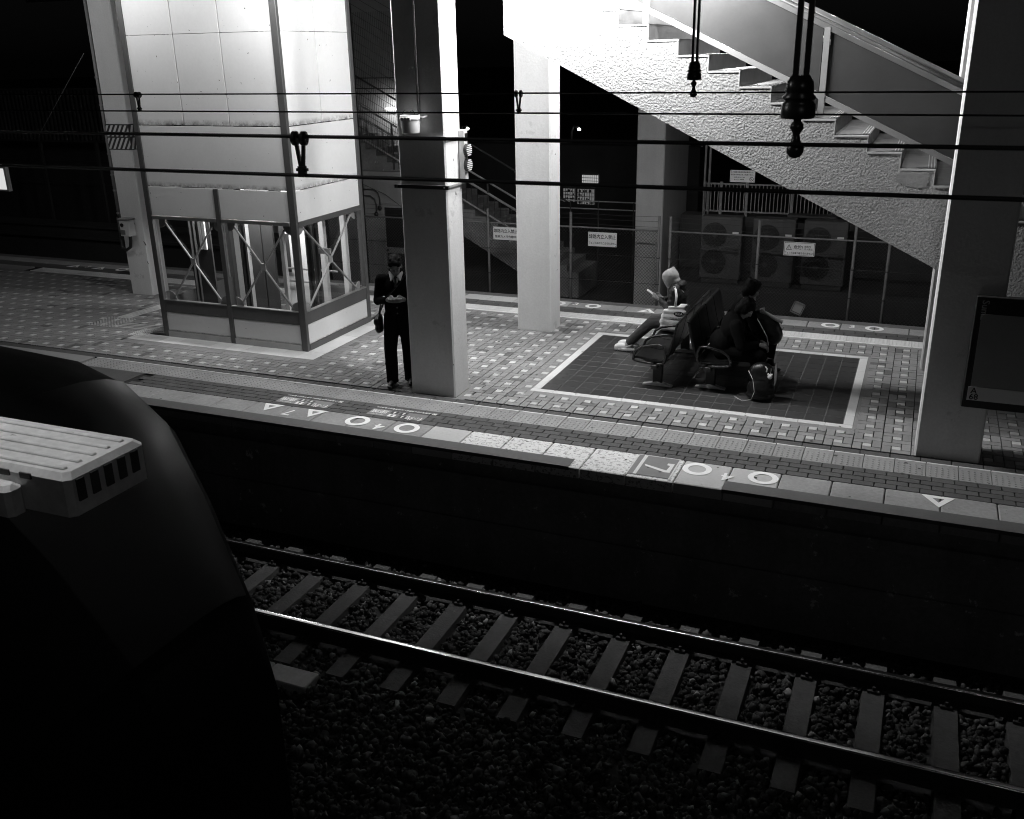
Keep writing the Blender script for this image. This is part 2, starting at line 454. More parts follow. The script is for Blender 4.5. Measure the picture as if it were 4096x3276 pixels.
for d, i, j in cells:
    ox, oy = X0 + i * MX, Y0 + j * MY
    for (a, b, p, q) in rects:
        cx, cy = ox + (a + b) / 2 * ux, oy + (p + q) / 2 * uy
        if blocked(cx, cy): continue
        if nb < 300 and -6.4 < cx < 1.6:
            dk = dull(cx, cy); place('brick', (bhd if dk else bh) if b - a == 2 else (bvd if dk else bv), (cx, cy, TOP + jz()), platform); nb += 1
        else:
            hx, hy = (b - a) * ux / 2 - 0.005, (q - p) * uy / 2 - 0.005
            fb_.box(cx - hx, cx + hx, cy - hy, cy + hy, -0.05, TOP + jz()); tb += [-1.9 if dull(cx, cy) else random.random()] * 6
    cx, cy = ox + 1.5 * ux, oy + 1.5 * uy
    if blocked(cx, cy): continue
    if ns < 300 and -9 < cx < 1.6:
        place('pale_brick', bs, (cx, cy, TOP + 0.0005 + jz()), platform); ns += 1
    else:
        fl_.box(cx - ux / 2 + .005, cx + ux / 2 - .005, cy - uy / 2 + .005, cy + uy / 2 - .005, -0.05, TOP + jz()); tl += [random.random()] * 6
for b, tn_, nm, m in ((fb_, tb, 'brick_field', M_BRICKS), (fl_, tl, 'pale_brick_field', M_LIGHTS)):
    me = b.mesh(nm, m); at = me.attributes.new('tone', 'FLOAT', 'FACE'); at.data.foreach_set('value', tn_)
    stuff(link(nm, me, platform))
rest = MB(); rest.box(PX0, X0 - 60 * MX, 10.13, 14.25, -0.06, -0.001); rest.box(X0 + 9 * MX, PX1, 10.13, 14.25, -0.06, -0.001)
rest.build('paving_run', M_BRICKS, platform)

# trodden gum spots
gs_ = MB()
for _ in range(150):
    x, y = random.uniform(-9, 1.5), random.uniform(8.75, 13.2)
    if blocked(x, y) and x < -4.5: continue
    r = random.uniform(0.008, 0.022); nn = 7
    ring_ = [(x + r * random.uniform(.7, 1.25) * math.cos(2 * PI * i / nn), y + r * random.uniform(.7, 1.25) * math.sin(2 * PI * i / nn), 0.0048) for i in range(nn)]
    gs_.add(ring_, [tuple(range(nn))])
stuff(gs_.build('gum_spots', M_STKD, platform))
# filler slips where whole bricks do not fit round the pad, the field and the column
fl2 = MB()
for x0, x1, y0, y1 in ((-11.30, -7.68, 10.74, 10.932), (-7.682, -7.46, 10.74, 13.55), (-11.25, -11.09, 10.74, 11.40), (-4.48, -4.30, 10.56, 13.78), (-4.30, -0.40, 10.62, 10.732), (-4.30, -0.40, 13.60, 13.74), (-0.40, -0.27, 10.62, 13.74), (-5.83, -4.94, 10.135, 10.163), (-5.83, -5.69, 10.163, 10.72), (-5.07, -4.94, 10.163, 10.72), (-5.69, -5.07, 10.575, 10.72)):
    fl2.box(x0, x1, y0, y1, -0.05, -0.004)
fl2.build('filler_slip', M_BRICKS, platform)
# dark tiled field with white border tiles
gp = MB(); gp.box(-4.30, -0.40, 10.73, 13.60, -0.05, -0.0045); gp.build('field_grout', M_GROUTP, platform)
nx, ny = 17, 12
tx, ty = (4.19 - 0.51) / nx, (13.49 - 10.84) / ny
dt = pmesh('floor_tile', tx, ty, 0.04, M_DTILE, 0.009, 0.002)
for i in range(nx):
    for j in range(ny): place('floor_tile', dt, (-4.19 + tx * (i + .5), 10.84 + ty * (j + .5), TOP - 0.001 + jz() * 0.6), platform)
bt = pmesh('border_tile', 0.3, 0.105, 0.04, M_WTILE, 0.003, 0.002); bt2 = pmesh('border_tile', 0.105, 0.298, 0.04, M_WTILE, 0.003, 0.002)
for i in range(13):
    x = -4.30 + 0.15 + 0.3 * i
    for y in (10.785, 13.545): place('border_tile', bt, (x, y, TOP + jz()), platform)
for j in range(9):
    y = 10.84 + 0.149 + 0.2945 * j
    for x in (-4.245, -0.455): place('border_tile', bt2, (x, y, TOP + jz()), platform)
# pale pad round the lift
pt = pmesh('pad_tile', 0.31, 0.31, 0.04, M_PAD, 0.003, 0.002)
for i in range(11): place('pad_tile', pt, (-7.835 - 0.31 * i, 11.085, TOP + jz()), platform)
for j in range(1, 8): place('pad_tile', pt, (-7.835, 11.085 + 0.31 * j, TOP + jz()), platform)
# guide path of bars meeting a dotted junction, left of the lift
gb = MB()
for q in range(4):
    o = q * 0.075
    gb.bar((-12.15 + o * 0.9, 11.85 + o * 0.1, 0.002), (-12.05 + o * 0.9, 12.95, 0.002), 0.035, 0.010)
    gb.bar((-11.75, 11.38 + o, 0.002), (-11.0, 11.42 + o, 0.002), 0.035, 0.010)
for i in range(9):
    for j in range(9): gb.lathe([(0.016, 0), (0.012, 0.005)], (-12.28 + 0.062 * i, 11.37 + 0.062 * j, 0.001), 8)
gb.build('guide_path', M_TACTL, platform)
gb = MB()
for i in range(9):
    for j in range(9): gb.lathe([(0.016, 0), (0.012, 0.005)], (-11.22 + 0.035 * i + .02, 11.1 + 0.05 * j, 0.001), 6)
gb.build('guide_dots', M_TACTL, platform)

# ---------------------------------------------------------------- painted marks on the coping: each stop mark is a part
def ring(cx, cy, ro, ri, z, name='ring_mark', n=40, wob=0.0):
    b = MB(); vs = []
    for i in range(n):
        t = 2 * PI * i / n
        for r in (ro, ri): vs.append((cx + r * math.cos(t), cy + r * math.sin(t), z))
    b.add(vs, [(2 * i, 2 * ((i + 1) % n), 2 * ((i + 1) % n) + 1, 2 * i + 1) for i in range(n)])
    return b.build(name, M_WHITE, platform)
def tri(pts, z, f=0.36):
    b = MB(); c = Vector((sum(p[0] for p in pts) / 3, sum(p[1] for p in pts) / 3))
    inn = [c + (Vector(p) - c) * f for p in pts]
    vs = [(p[0], p[1], z) for p in pts] + [(p.x, p.y, z) for p in inn]
    b.add(vs, [(0, 1, 4, 3), (1, 2, 5, 4), (2, 0, 3, 5)]); return b.build('triangle_mark', M_WHITE, platform)
ZM = 0.0062
for cx, cy in ((-5.80, 9.03), (-5.14, 9.02), (-1.78, 9.02), (-1.12, 9.03)): ring(cx, cy, 0.150, 0.090, ZM)
for cx, cy in ((-1.05, 15.10), (-0.41, 15.11), (-4.87, 15.08), (-5.50, 15.08), (-14.95, 14.93)): ring(cx, cy, 0.135, 0.075, ZM)
tri([(-7.21, 9.18), (-6.93, 9.185), (-7.075, 8.945)], ZM); tri([(-6.58, 9.18), (-6.30, 9.19), (-6.435, 8.935)], ZM); tri([(0.34, 9.175), (0.64, 9.175), (0.495, 8.92)], ZM)
for x in (-3.93, -3.30): tri([(x - 0.15, 14.965), (x + 0.15, 14.965), (x, 15.20)], ZM)
for x in (-16.18, -15.5): tri([(x - 0.15, 14.78), (x + 0.15, 14.80), (x, 15.02)], ZM)
for s, x, y, up in (('7', -6.74, 9.0, -1), ('4', -5.465, 8.955, -1), ('4', -1.46, 8.94, -1)):
    text('number_mark', s, 0.25, (x, y, ZM), (-1, 0, 0), (0, -1, 0), M_WHITE, platform, 0.0)
for s, x, y in (('3', -0.73, 15.12), ('3', -5.19, 15.12), ('3', -15.86, 14.92), ('7', -3.62, 15.1)):
    text('number_mark', s, 0.22, (x, y, ZM), (1, 0, 0), (0, 1, 0), M_WHITE, platform, 0.0)
# stop-position plate with its 7
b = MB(); b.box(-2.425, -2.0, 8.685, 9.19, 0.0015, 0.0045, 0, 0.0); b.build('stop_plate', M_STK, platform)
b = MB(); b.box(-2.37, -2.335, 8.69, 9.185, 0.0048, 0.0058); b.build('stop_plate_line', M_WTILE, platform)
b = MB(); b.box(-2.435, -2.425, 8.66, 9.20, 0.0018, 0.005); b.box(-2.0, -1.985, 8.66, 9.20, 0.0018, 0.005); b.box(-2.435, -1.985, 9.19, 9.203, 0.0018, 0.005); b.build('stop_plate_rim', M_WTILE, platform)
sv = MB()
sv.add([(-2.315, 8.965, .0060), (-2.300, 8.925, .0060), (-2.075, 8.825, .0060), (-2.02, 8.83, .0060), (-2.02, 9.06, .0060), (-2.09, 9.055, .0060), (-2.09, 9.01, .0060), (-2.055, 9.0, .0060), (-2.065, 8.875, .0060)],
       [(0, 1, 2, 8), (2, 3, 4, 7, 8), (4, 5, 6, 7)])
sv.build('stop_plate_digit', M_WTILE, platform)
# two priority-seat stickers, read from the platform
for cx in (-6.765, -5.46):
    s = tag(MB().box(cx - 0.375, cx + 0.375, 9.275, 9.475, 0.003, 0.0042).build('priority_seat_sticker', M_STK), 'grey floor sticker 優先座席 beside the %s coping marks' % ('triangle' if cx < -6 else 'ring'), 'floor sticker', 'priority seat floor stickers')
    X, Yd = (-1, 0, 0), (0, -1, 0)
    for ch, dx, dy, sz in (('優', 0.30, -0.045, 0.115), ('先', 0.19, -0.045, 0.115), ('座', -0.20, 0.035, 0.115), ('席', -0.31, 0.035, 0.115)):
        text('lettering', ch, sz, (cx + dx, 9.375 + dy, 0.005), X, Yd, M_WHITE2, s, 0.0)
    text('lettering', 'Priority', 0.035, (cx - 0.21, 9.31, 0.005), X, Yd, M_WHITE2, s, 0.0)
    text('lettering', 'Seat', 0.035, (cx - 0.30, 9.31, 0.005), X, Yd, M_WHITE2, s, 0.0)
    for q, (dx, dy, mm) in enumerate(((0.065, 0.045, M_STKD), (-0.06, 0.045, M_STKD), (0.09, -0.05, M_STKD), (-0.05, -0.05, M_WHITE2))):
        MB().box(cx + dx - 0.048, cx + dx + 0.048, 9.375 + dy - 0.04, 9.375 + dy + 0.04, 0.0044, 0.005).build('pictogram_panel', mm, s)
        fm = M_WHITE2 if mm is M_STKD else M_STKD
        f = MB(); f.lathe([(0.011, 0), (0.011, 0.0006)], (cx + dx, 9.375 + dy - 0.022, 0.0052), 10); f.box(cx + dx - 0.013, cx + dx + 0.013, 9.375 + dy - 0.008, 9.375 + dy + 0.028, 0.0052, 0.0058); f.build('pictogram', fm, s)
    text('lettering', '優先座席付近は混雑時には携帯電話の電源OFF', 0.042, (cx + 0.02, 9.535, 0.005), X, Yd, M_WHITE2, s, 0.0, 0.88)
    MB().box(cx + 0.395, cx + 0.445, 9.51, 9.56, 0.0034, 0.0042).build('pictogram_panel', M_WHITE2, s)
    ring_o = MB(); vs = []
    for i in range(16):
        t = 2 * PI * i / 16
        for r in (0.02, 0.014): vs.append((cx + 0.42 + r * math.cos(t), 9.535 + r * math.sin(t), 0.0046))
    ring_o.add(vs, [(2 * i, 2 * ((i + 1) % 16), 2 * ((i + 1) % 16) + 1, 2 * i + 1) for i in range(16)]); ring_o.build('pictogram', M_STKD, s)

# ---------------------------------------------------------------- columns
CEIL = 5.6
def column(label, x0, x1, y0, y1, z0=0.0, m=M_COL, name='concrete_column', z1=CEIL):
    t = thing(name, label, 'column', ((x0 + x1) / 2, (y0 + y1) / 2, z0))
    b = MB(); b.box(x0, x1, y0, y1, z0, z1, 0, 0.018); b.build('shaft', m, t)
    return t
col_main = column('pale concrete column carrying a hanging bucket, beside the man in the suit', -5.685, -5.07, 10.165, 10.575)
col_back = column('pale concrete column rising from the paving at the dark tiled field corner', -5.535, -4.985, 13.36, 13.78)
col_left = column('concrete column with black and white hazard stripes left of the lift', -13.20, -12.70, 13.33, 13.75)
col_right = column('dark column at the right edge carrying the framed station board', 0.255, 0.875, 10.155, 10.57)
col_rb = column('slim pale-edged column behind the right-hand column under the staircase', 0.262, 0.80, 13.20, 13.62)
col_lift = column('textured white column seen through the lift glass', -10.98, -10.48, 13.36, 13.78)

# bucket, bands and detector cover on the near column
t = thing('plastic_bucket', 'pale plastic bucket hanging high on the column beside the man', 'bucket', (-5.44, 10.07, 3.2))
b = MB(); b.lathe([(0.094, 0.0), (0.100, 0.01), (0.112, 0.15), (0.114, 0.20), (0.104, 0.20), (0.09, 0.02)], (-5.44, 10.05, 3.19), 28); b.build('tub', M_PLAST, t, True)
b = MB(); b.lathe([(0.1145, 0.0), (0.122, 0.006), (0.122, 0.030), (0.1145, 0.036)], (-5.44, 10.05, 3.335), 28); b.build('rim', M_PLAST, t, True)
for dx in (-0.05, -0.01, 0.03): MB().box(-5.44 + dx, -5.405 + dx, 9.92, 9.932, 3.338, 3.368).build('clasp', M_PLAST, t)
b = MB(); b.tube([(-5.36, 10.05, 3.36), (-5.30, 10.06, 3.36), (-5.28, 10.16, 3.37)], 0.012, 8); b.build('bracket', M_GREY, t)
b = MB(); b.tube([(-5.53, 10.03, 3.40), (-5.50, 10.03, 3.44), (-5.44, 10.04, 3.425), (-5.40, 10.05, 3.44), (-5.37, 10.04, 3.40)], 0.006, 6); b.build('wire_tie', M_DARKM, t)
b = MB(); b.tube([(-5.38, 10.148, 3.38), (-5.38, 10.148, CEIL)], 0.014, 8); tag(b.build('conduit_pipe', M_DARKM), 'thin grey conduit running up the column above the bucket', 'conduit')
t = thing('column_band', 'bright steel clamp band round the column just under the bucket', 'clamp band', (-5.4, 10.37, 3.14), 'steel bands round the near column')
b = MB(); b.box(-5.72, -5.05, 10.140, 10.163, 3.128, 3.15); b.build('front_bar', M_GALV, t); b = MB(); b.box(-5.068, -5.045, 10.14, 10.60, 3.10, 3.123); b.build('side_bar', M_GALV, t)
t = thing('column_band', 'dark steel clamp band with bolts round the column below the signal lamp', 'clamp band', (-5.4, 10.37, 2.58), 'steel bands round the near column')
b = MB(); b.box(-5.74, -5.035, 10.125, 10.163, 2.560, 2.60); b.build('front_bar', M_DARKM, t); b = MB(); b.box(-5.068, -5.04, 10.165, 10.60, 2.575, 2.60); b.build('side_bar', M_GALV, t)
b = MB(); b.box(-5.738, -5.037, 10.122, 10.150, 2.6005, 2.604); b.build('bright_edge', M_STEEL, t)
for x in (-5.70, -5.085):
    b = MB(); b.tube([(x, 10.125, 2.58), (x, 10.112, 2.58)], 0.011, 6); b.build('bolt', M_STEEL, t)
t = thing('departure_buzzer', 'slatted white speaker box on the column side between two clamp bands', 'speaker', (-5.0, 10.56, 2.85))
b = MB(); b.box(-5.064, -4.985, 10.50, 10.585, 2.60, 3.20, 0, 0.006); b.build('back_plate', M_PLAST, t)
for zc in (2.97, 2.80):
    b = MB(); b.tube([(-4.985, 10.53, zc), (-4.945, 10.53, zc)], 0.072, 18); b.build('horn', M_BLACK, t, False)
    for q in range(6):
        h = 0.072 - 0.002; dz = -0.055 + 0.022 * q; wv = math.sqrt(max(0.0, 0.07 ** 2 - dz ** 2))
        b = MB(); b.box(-4.944, -4.936, 10.53 - wv, 10.53 + wv, zc + dz - 0.006, zc + dz + 0.006); b.build('slat', M_PLAST, t)
for q in range(6):
    b = MB(); b.box(-4.984, -4.978, 10.51 + 0.011 * q, 10.516 + 0.011 * q, 3.08, 3.16); b.build('slat', M_BLACK, t)

# left column: hazard band, conduit, call box
hz = thing('hazard_band', 'black and white diagonal hazard band wrapped round the left column', 'hazard band', (-12.95, 13.32, 2.58))
b = MB(); b.box(-13.204, -12.696, 13.3265, 13.329, 2.57, 3.0); b.box(-12.699, -12.6945, 13.3265, 13.74, 2.57, 3.0); b.build('backing', M_STKD, hz)
for row in range(2):
    z0 = 2.585 + 0.21 * row
    for q in range(-1, 6):
        x = -13.20 + q * 0.10
        p = [(x, z0), (x + 0.048, z0), (x + 0.168, z0 + 0.185), (x + 0.12, z0 + 0.185)]
        lo_, hi_ = -13.198, -12.702
        def clip(P_, lim, sign):
            out = []
            for (u0, v0), (u1, v1) in zip(P_, P_[1:] + P_[:1]):
                i0, i1 = sign * (u0 - lim) >= 0, sign * (u1 - lim) >= 0
                if i0: out.append((u0, v0))
                if i0 != i1: f = (lim - u0) / (u1 - u0); out.append((lim, v0 + (v1 - v0) * f))
            return out
        p = clip(clip(p, lo_, 1), hi_, -1)
        if len(p) < 3: continue
        b = MB(); b.prism(p, 'y', 13.323, 13.3262); b.build('stripe', M_WTILE, hz)
    for q in range(4):
        y = 13.33 + q * 0.10
        b = MB(); b.prism([(y, z0), (y + 0.048, z0), (y + 0.11, z0 + 0.185), (y + 0.062, z0 + 0.185)], 'x', -12.6942, -12.691); b.build('stripe', M_WTILE, hz)
t = thing('conduit_pipe', 'clamped conduit pipe climbing the left edge of the striped column', 'conduit', (-13.23, 13.33, 1.4))
b = MB(); b.tube([(-13.235, 13.34, 1.38), (-13.235, 13.34, CEIL)], 0.026, 10); b.build('pipe', M_GREY, t, True)
for z in (1.45, 1.85, 2.12, 2.48, 3.3, 3.75):
    b = MB(); b.tube([(-13.235, 13.34, z), (-13.235, 13.34, z + 0.03)], 0.036, 10); b.box(-13.235, -13.18, 13.318, 13.328, z + 0.004, z + 0.026); b.build('clamp', M_GREY, t)
t = thing('call_box', 'white call box with a round black button on the striped column', 'call box', (-13.0, 13.25, 1.1))
b = MB(); b.box(-13.10, -12.88, 13.17, 13.328, 1.09, 1.38, 0, 0.012); b.build('case', M_PLAST, t)
b = MB(); b.box(-13.115, -12.865, 13.15, 13.328, 1.381, 1.40); b.build('hood', M_GREY, t)
b = MB(); b.tube([(-13.03, 13.169, 1.285), (-13.03, 13.158, 1.285)], 0.035, 16); b.build('button', M_BLACK, t)
b = MB(); b.box(-13.08, -12.98, 13.162, 13.169, 1.12, 1.20); b.build('label_plate', M_STEEL, t)
b = MB(); b.tube([(-13.235, 13.31, 1.40), (-13.235, 13.30, 1.0), (-13.20, 13.27, 0.86), (-13.10, 13.26, 0.82), (-13.0, 13.26, 0.88), (-12.96, 13.25, 1.0), (-12.96, 13.25, 1.09)], 0.028, 10); b.build('hose', M_BLACK, t, True)

# right column: framed station board, reflector strip
t = thing('station_board', 'framed station name board lettered Suma on the dark right-hand column', 'sign board', (0.72, 10.12, 0.7))
b = MB(); b.box(0.62, 1.42, 10.075, 10.153, 0.62, 1.75, 0, 0.006); b.build('frame', M_BLACK, t)
b = MB(); b.box(0.68, 1.40, 10.068, 10.0745, 0.70, 1.58); b.build('panel', M_GREY, t)
b = MB(); b.box(0.66, 1.40, 10.064, 10.0675, 0.70, 0.84); b.build('number_plate', M_PLAST, t)
text('lettering', 'A', 0.085, (0.715, 10.063, 0.80), (1, 0, 0), (0, 0, 1), M_INK, t)
text('lettering', '68', 0.085, (0.72, 10.063, 0.735), (1, 0, 0), (0, 0, 1), M_INK, t)
text('lettering', 'Suma', 0.09, (0.70, 10.066, 1.62), (0, 0, -1), (1, 0, 0), M_GREY, t)

# small scuffs and chips on the column faces
def chip(col, pts, axis, a, b): MB().prism(pts, axis, a, b).build('chip', M_STKD, col)
for y, z, k in ((10.36, 2.86, 0.9), (10.38, 2.47, 1.2), (10.40, 2.462, 0.8)): chip(col_main, [(y, z), (y + .012 * k, z + .004), (y + .02 * k, z + .022 * k), (y + .012 * k, z + .03 * k), (y + .004, z + .012)], 'x', -5.0705, -5.0685)
for y, z, k in ((13.55, 2.62, 1.0), (13.62, 0.9, 0.8)): chip(col_back, [(y, z), (y + .03 * k, z + .006), (y + .04 * k, z + .02), (y + .01, z + .016)], 'x', -4.9855, -4.9835)
for x, z, k in ((-12.75, 0.98, 1.6), (-12.74, 0.62, 1.0), (-12.90, 1.30, 0.6)): chip(col_left, [(x, z), (x + .03 * k, z - .05 * k), (x + .035 * k, z - .03 * k), (x + .01, z + .01)], 'y', 13.3285, 13.3305)
chip(col_main, [(-5.085, 0.43), (-5.075, 0.42), (-5.072, 0.445)], 'y', 10.1635, 10.1655)

# ---------------------------------------------------------------- concourse overhead, its beams, and the platform lamps
cs = thing('station_concourse', 'concrete underside of the station concourse over the platform', 'building', (-8, 12, 5.6))
b = MB(); b.box(-40, 12, 9.2, 15.2, CEIL, 6.2); b.build('slab', M_CONC, cs)
for y0, y1 in ((10.17, 10.57), (13.36, 13.76)):
    b = MB(); b.box(-40, 12, y0, y1, 5.2, CEIL - 0.002); b.build('beam', M_CONC, cs)

E_TUBE = emis('lamp_tube_glow', 2.0)
def lamp(label, x, y, z, power, length=1.2, shade=0, along='x'):
    t = thing('fluorescent_lamp', label, 'lamp', (x, y, z), 'fluorescent lamps over the platform')
    h = length / 2 + 0.04
    b = MB(); b.box(x - h, x + h, y - 0.05, y + 0.05, z + 0.035, z + 0.10, 0, 0.006); b.build('housing', M_PLAST, t)
    b = MB(); b.tube([(x - length / 2, y, z + 0.016), (x + length / 2, y, z + 0.016)], 0.013, 10); b.build('tube', E_TUBE, t)
    for sx in (-0.4, 0.4):
        b = MB(); b.tube([(x + sx, y, z + 0.10), (x + sx, y, 5.2 if abs(y - 10.37) < .3 or abs(y - 13.56) < .3 else CEIL)], 0.008, 6); b.build('hanger_rod', M_GALV, t)
    for sgn in ((-1, 1) if along == 'both' else (1,) if along == 'far' else (-1,)):      # unseen plate added to cut off the sideways lamp light
        if not shade: break
        yy = y + sgn * 0.062
        b = MB(); b.box(x - h, x + h, yy - 0.003, yy + 0.003, z - shade, z + 0.10); b.build('added_light_shield', M_DARKM, t)
    for k in range(3):                           # the tube gives light all round
        ld = bpy.data.lights.new('lamp_light', 'POINT'); ld.shadow_soft_size = 0.028; ld.energy = power / 3
        lo = bpy.data.objects.new('lamp_light', ld); C.objects.link(lo); lo.parent = t; lo.location = ((k - 1) * length * 0.36, 0, -0.03)
    return t

SH = 0.165
LY_ = 10.32
lamp('fluorescent lamp left of the striped column', -13.4, LY_, 5.10, 70, shade=SH)
lamp('fluorescent lamp over the left half of the lift front', -10.55, LY_, 4.93, 36, shade=SH)
lamp('fluorescent lamp over the lift corner', -8.10, LY_, 4.93, 36, shade=SH)
lamp('fluorescent lamp over the standing man', -6.6, LY_, 4.95, 175, shade=SH)
lamp('fluorescent lamp over the top of the staircase wall', -4.5, LY_, 5.06, 520, shade=0.178)
lamp('fluorescent lamp over the middle of the staircase wall', -2.7, LY_, 5.06, 480, shade=0.178)
lamp('fluorescent lamp over the far paving behind the lift', -8.6, 13.56, 4.98, 240, shade=0.05, along='far')
lamp('fluorescent lamp over the back edge near the hooded person', -2.75, 13.56, 4.84, 520, shade=0.05, along='far')
lamp('fluorescent lamp over the back edge under the staircase side', -0.7, 13.56, 4.72, 85, shade=0.05, along='far')
lamp('added lamp brightening the roof of the dark train', -4.4, 2.7, 4.9, 150, shade=0.24, along='both')  # unseen lamp added to brighten the pale roof housing
lamp('fluorescent lamp over the platform the picture is taken from', 2.6, -2.4, 5.2, 36, shade=0)

# ---------------------------------------------------------------- lift tower
lt = thing('lift_tower', 'white panelled lift tower with cross-braced glass sides on the platform', 'lift', (-9.28, 12.1, 0))
LX0, LX1, LY0, LY1 = -10.61, -7.965, 11.24, 13.05
ZT = 5.58
def part(nm, m, *boxes, bevel=0.0, parent=lt, ch=0.0):
    b = MB()
    for q in boxes: b.box(*q, 0, ch)
    return b.build(nm, m, parent, False, bevel)
# frame posts
part('corner_post', M_FRAME, (-8.07, LX1, LY0, 11.30, 0, ZT), ch=0.004)
part('corner_post', M_FRAME, (LX0, -10.52, LY0, 11.30, 0, ZT), ch=0.004)
part('corner_post', M_FRAME, (-8.05, LX1, 12.96, LY1, 0, ZT), ch=0.004)
part('corner_post', M_FRAME, (LX0, -10.52, 12.96, LY1, 0, ZT), ch=0.004)
part('mullion', M_FRAME, (-9.335, -9.255, LY0, 11.29, 0.0, 2.284), ch=0.004)
part('mullion', M_FRAME, (-9.335, -9.255, 12.98, LY1, 0.0, 2.284), ch=0.004)
# panels (3 mm gaps)
yP0, yP1 = LY0 + 0.012, LY0 + 0.05
def fpan(x0, x1, z0, z1, m=M_PANEL): return part('panel', m, (x0, x1, yP0, yP1, z0, z1), ch=0.004)
for x0, x1 in ((-10.518, -9.706), (-9.694, -8.916), (-8.904, -8.072)):
    fpan(x0, x1, 3.156, 4.35); fpan(x0, x1, 4.356, ZT)
fpan(-10.518, -8.072, 2.298, 3.143)
fpan(-10.518, -9.338, 1.868, 2.284); fpan(-9.252, -8.072, 1.868, 2.284)
fpan(-10.518, -9.338, 0.094, 0.386); fpan(-9.252, -8.072, 0.094, 0.386)
for x0, x1 in ((-10.518, -9.338), (-9.252, -8.072)):
    part('head_rail', M_STEEL, (x0, x1, LY0 - 0.004, yP1, 1.812, 1.862), ch=0.003)
    part('sill_panel', M_FRAME, (x0, x1, LY0 + 0.006, yP1, 0.392, 0.572), ch=0.003)
    part('sill_trim', M_STEEL, (x0, x1, LY0 - 0.006, yP1 + 0.01, 0.574, 0.586))
    part('base_plate', M_STEEL, (x0, x1, LY0 - 0.004, yP1, 0.002, 0.090), ch=0.003)
    part('glass_pane', GLASS, (x0 + .02, x1 - .02, LY0 + 0.055, LY0 + 0.063, 0.586, 1.81))
xP0, xP1 = LX1 - 0.05, LX1 - 0.012
def rpan(y0, y1, z0, z1, m=M_PANEL): return part('panel', m, (xP0, xP1, y0, y1, z0, z1), ch=0.004)
for y0, y1 in ((11.303, 12.111), (12.126, 12.957)):
    rpan(y0, y1, 3.156, 4.35); rpan(y0, y1, 4.356, ZT)
rpan(11.303, 12.957, 2.298, 3.143); rpan(11.303, 12.957, 1.868, 2.284); rpan(11.303, 12.957, 0.094, 0.386)
part('head_rail', M_FRAME, (xP0, LX1 + 0.004, 11.303, 12.957, 1.795, 1.862), ch=0.003)
part('sill_panel', M_FRAME, (xP0, LX1 - 0.006, 11.303, 12.957, 0.392, 0.572), ch=0.003)
part('sill_trim', M_STEEL, (xP0 - .01, LX1 + 0.006, 11.303, 12.957, 0.574, 0.586))
part('base_plate', M_FRAME, (xP0, LX1 + 0.004, 11.303, 12.957, 0.002, 0.090), ch=0.003)
part('glass_pane', GLASS, (LX1 - 0.063, LX1 - 0.055, 11.32, 12.94, 0.586, 1.795))
# seams of grime are the gaps; back and left walls (glazed low, panelled above)
part('panel', M_PANEL, (LX0 + 0.012, LX0 + 0.05, 11.303, 12.957, 1.866, ZT)); part('panel', M_FRAME, (LX0 + 0.012, LX0 + 0.05, 11.303, 12.957, 0.0, 0.57))
part('panel', M_PANEL, (-10.518, -8.052, LY1 - 0.05, LY1 - 0.012, 2.30, ZT)); part('panel', M_FRAME, (-9.25, -8.055, LY1 - 0.05, LY1 - 0.012, 0.0, 0.57))
part('pit_floor', M_DARKM, (-10.5, -8.02, 11.31, 12.95, 0.0, 0.03))
# cross braces of flat bar with a centre plate and quarter-round corner gussets
M_BRACE = mat('brace_paint', 0.24, 0.5, 0.1, 3, 0.08, 40)
def brace(plane, u0, u1, z0, z1, at):
    b = MB()
    uc, zc = (u0 + u1) / 2, (z0 + z1) / 2
    def P(u, z): return (u, at, z) if plane == 'y' else (at, u, z)
    up = (0, 1, 0) if plane == 'y' else (1, 0, 0)
    for du, dz in ((-1, -1), (-1, 1), (1, -1), (1, 1)):
        b.tube([P(uc + du * 0.035, zc + dz * 0.045), P(u0 if du < 0 else u1, z0 if dz < 0 else z1)], 0.0155, 8)
    q = 12; pl = []
    for i in range(q):
        t = 2 * PI * i / q + PI / 4; r_ = 0.07 if i % 3 == 0 else 0.045
        pl.append((uc + r_ * math.cos(t), zc + r_ * 1.15 * math.sin(t)))
    b.prism(pl, plane, at - 0.008, at + 0.008)
    o = b.build('cross_brace', M_BRACE, lt)
    for u, z, su, sz in ((u0, z0, -1, -1), (u1, z0, 1, -1), (u0, z1, -1, 1), (u1, z1, 1, 1)):
        gx, gz = u + su * 0.10, z + sz * 0.04
        pts = [(gx, gz)] + [(gx - su * 0.13 * math.cos(a), gz - sz * 0.13 * math.sin(a)) for a in [i * PI / 12 for i in range(7)]]
        MB().prism(pts, plane, at - 0.005, at + 0.005).build('gusset', M_BRACE, o)
brace('y', -10.32, -9.44, 0.63, 1.77, LY0 + 0.035)
brace('y', -9.07, -8.18, 0.63, 1.77, LY0 + 0.035)
brace('x', 11.43, 12.72, 0.62, 1.77, LX1 - 0.035)
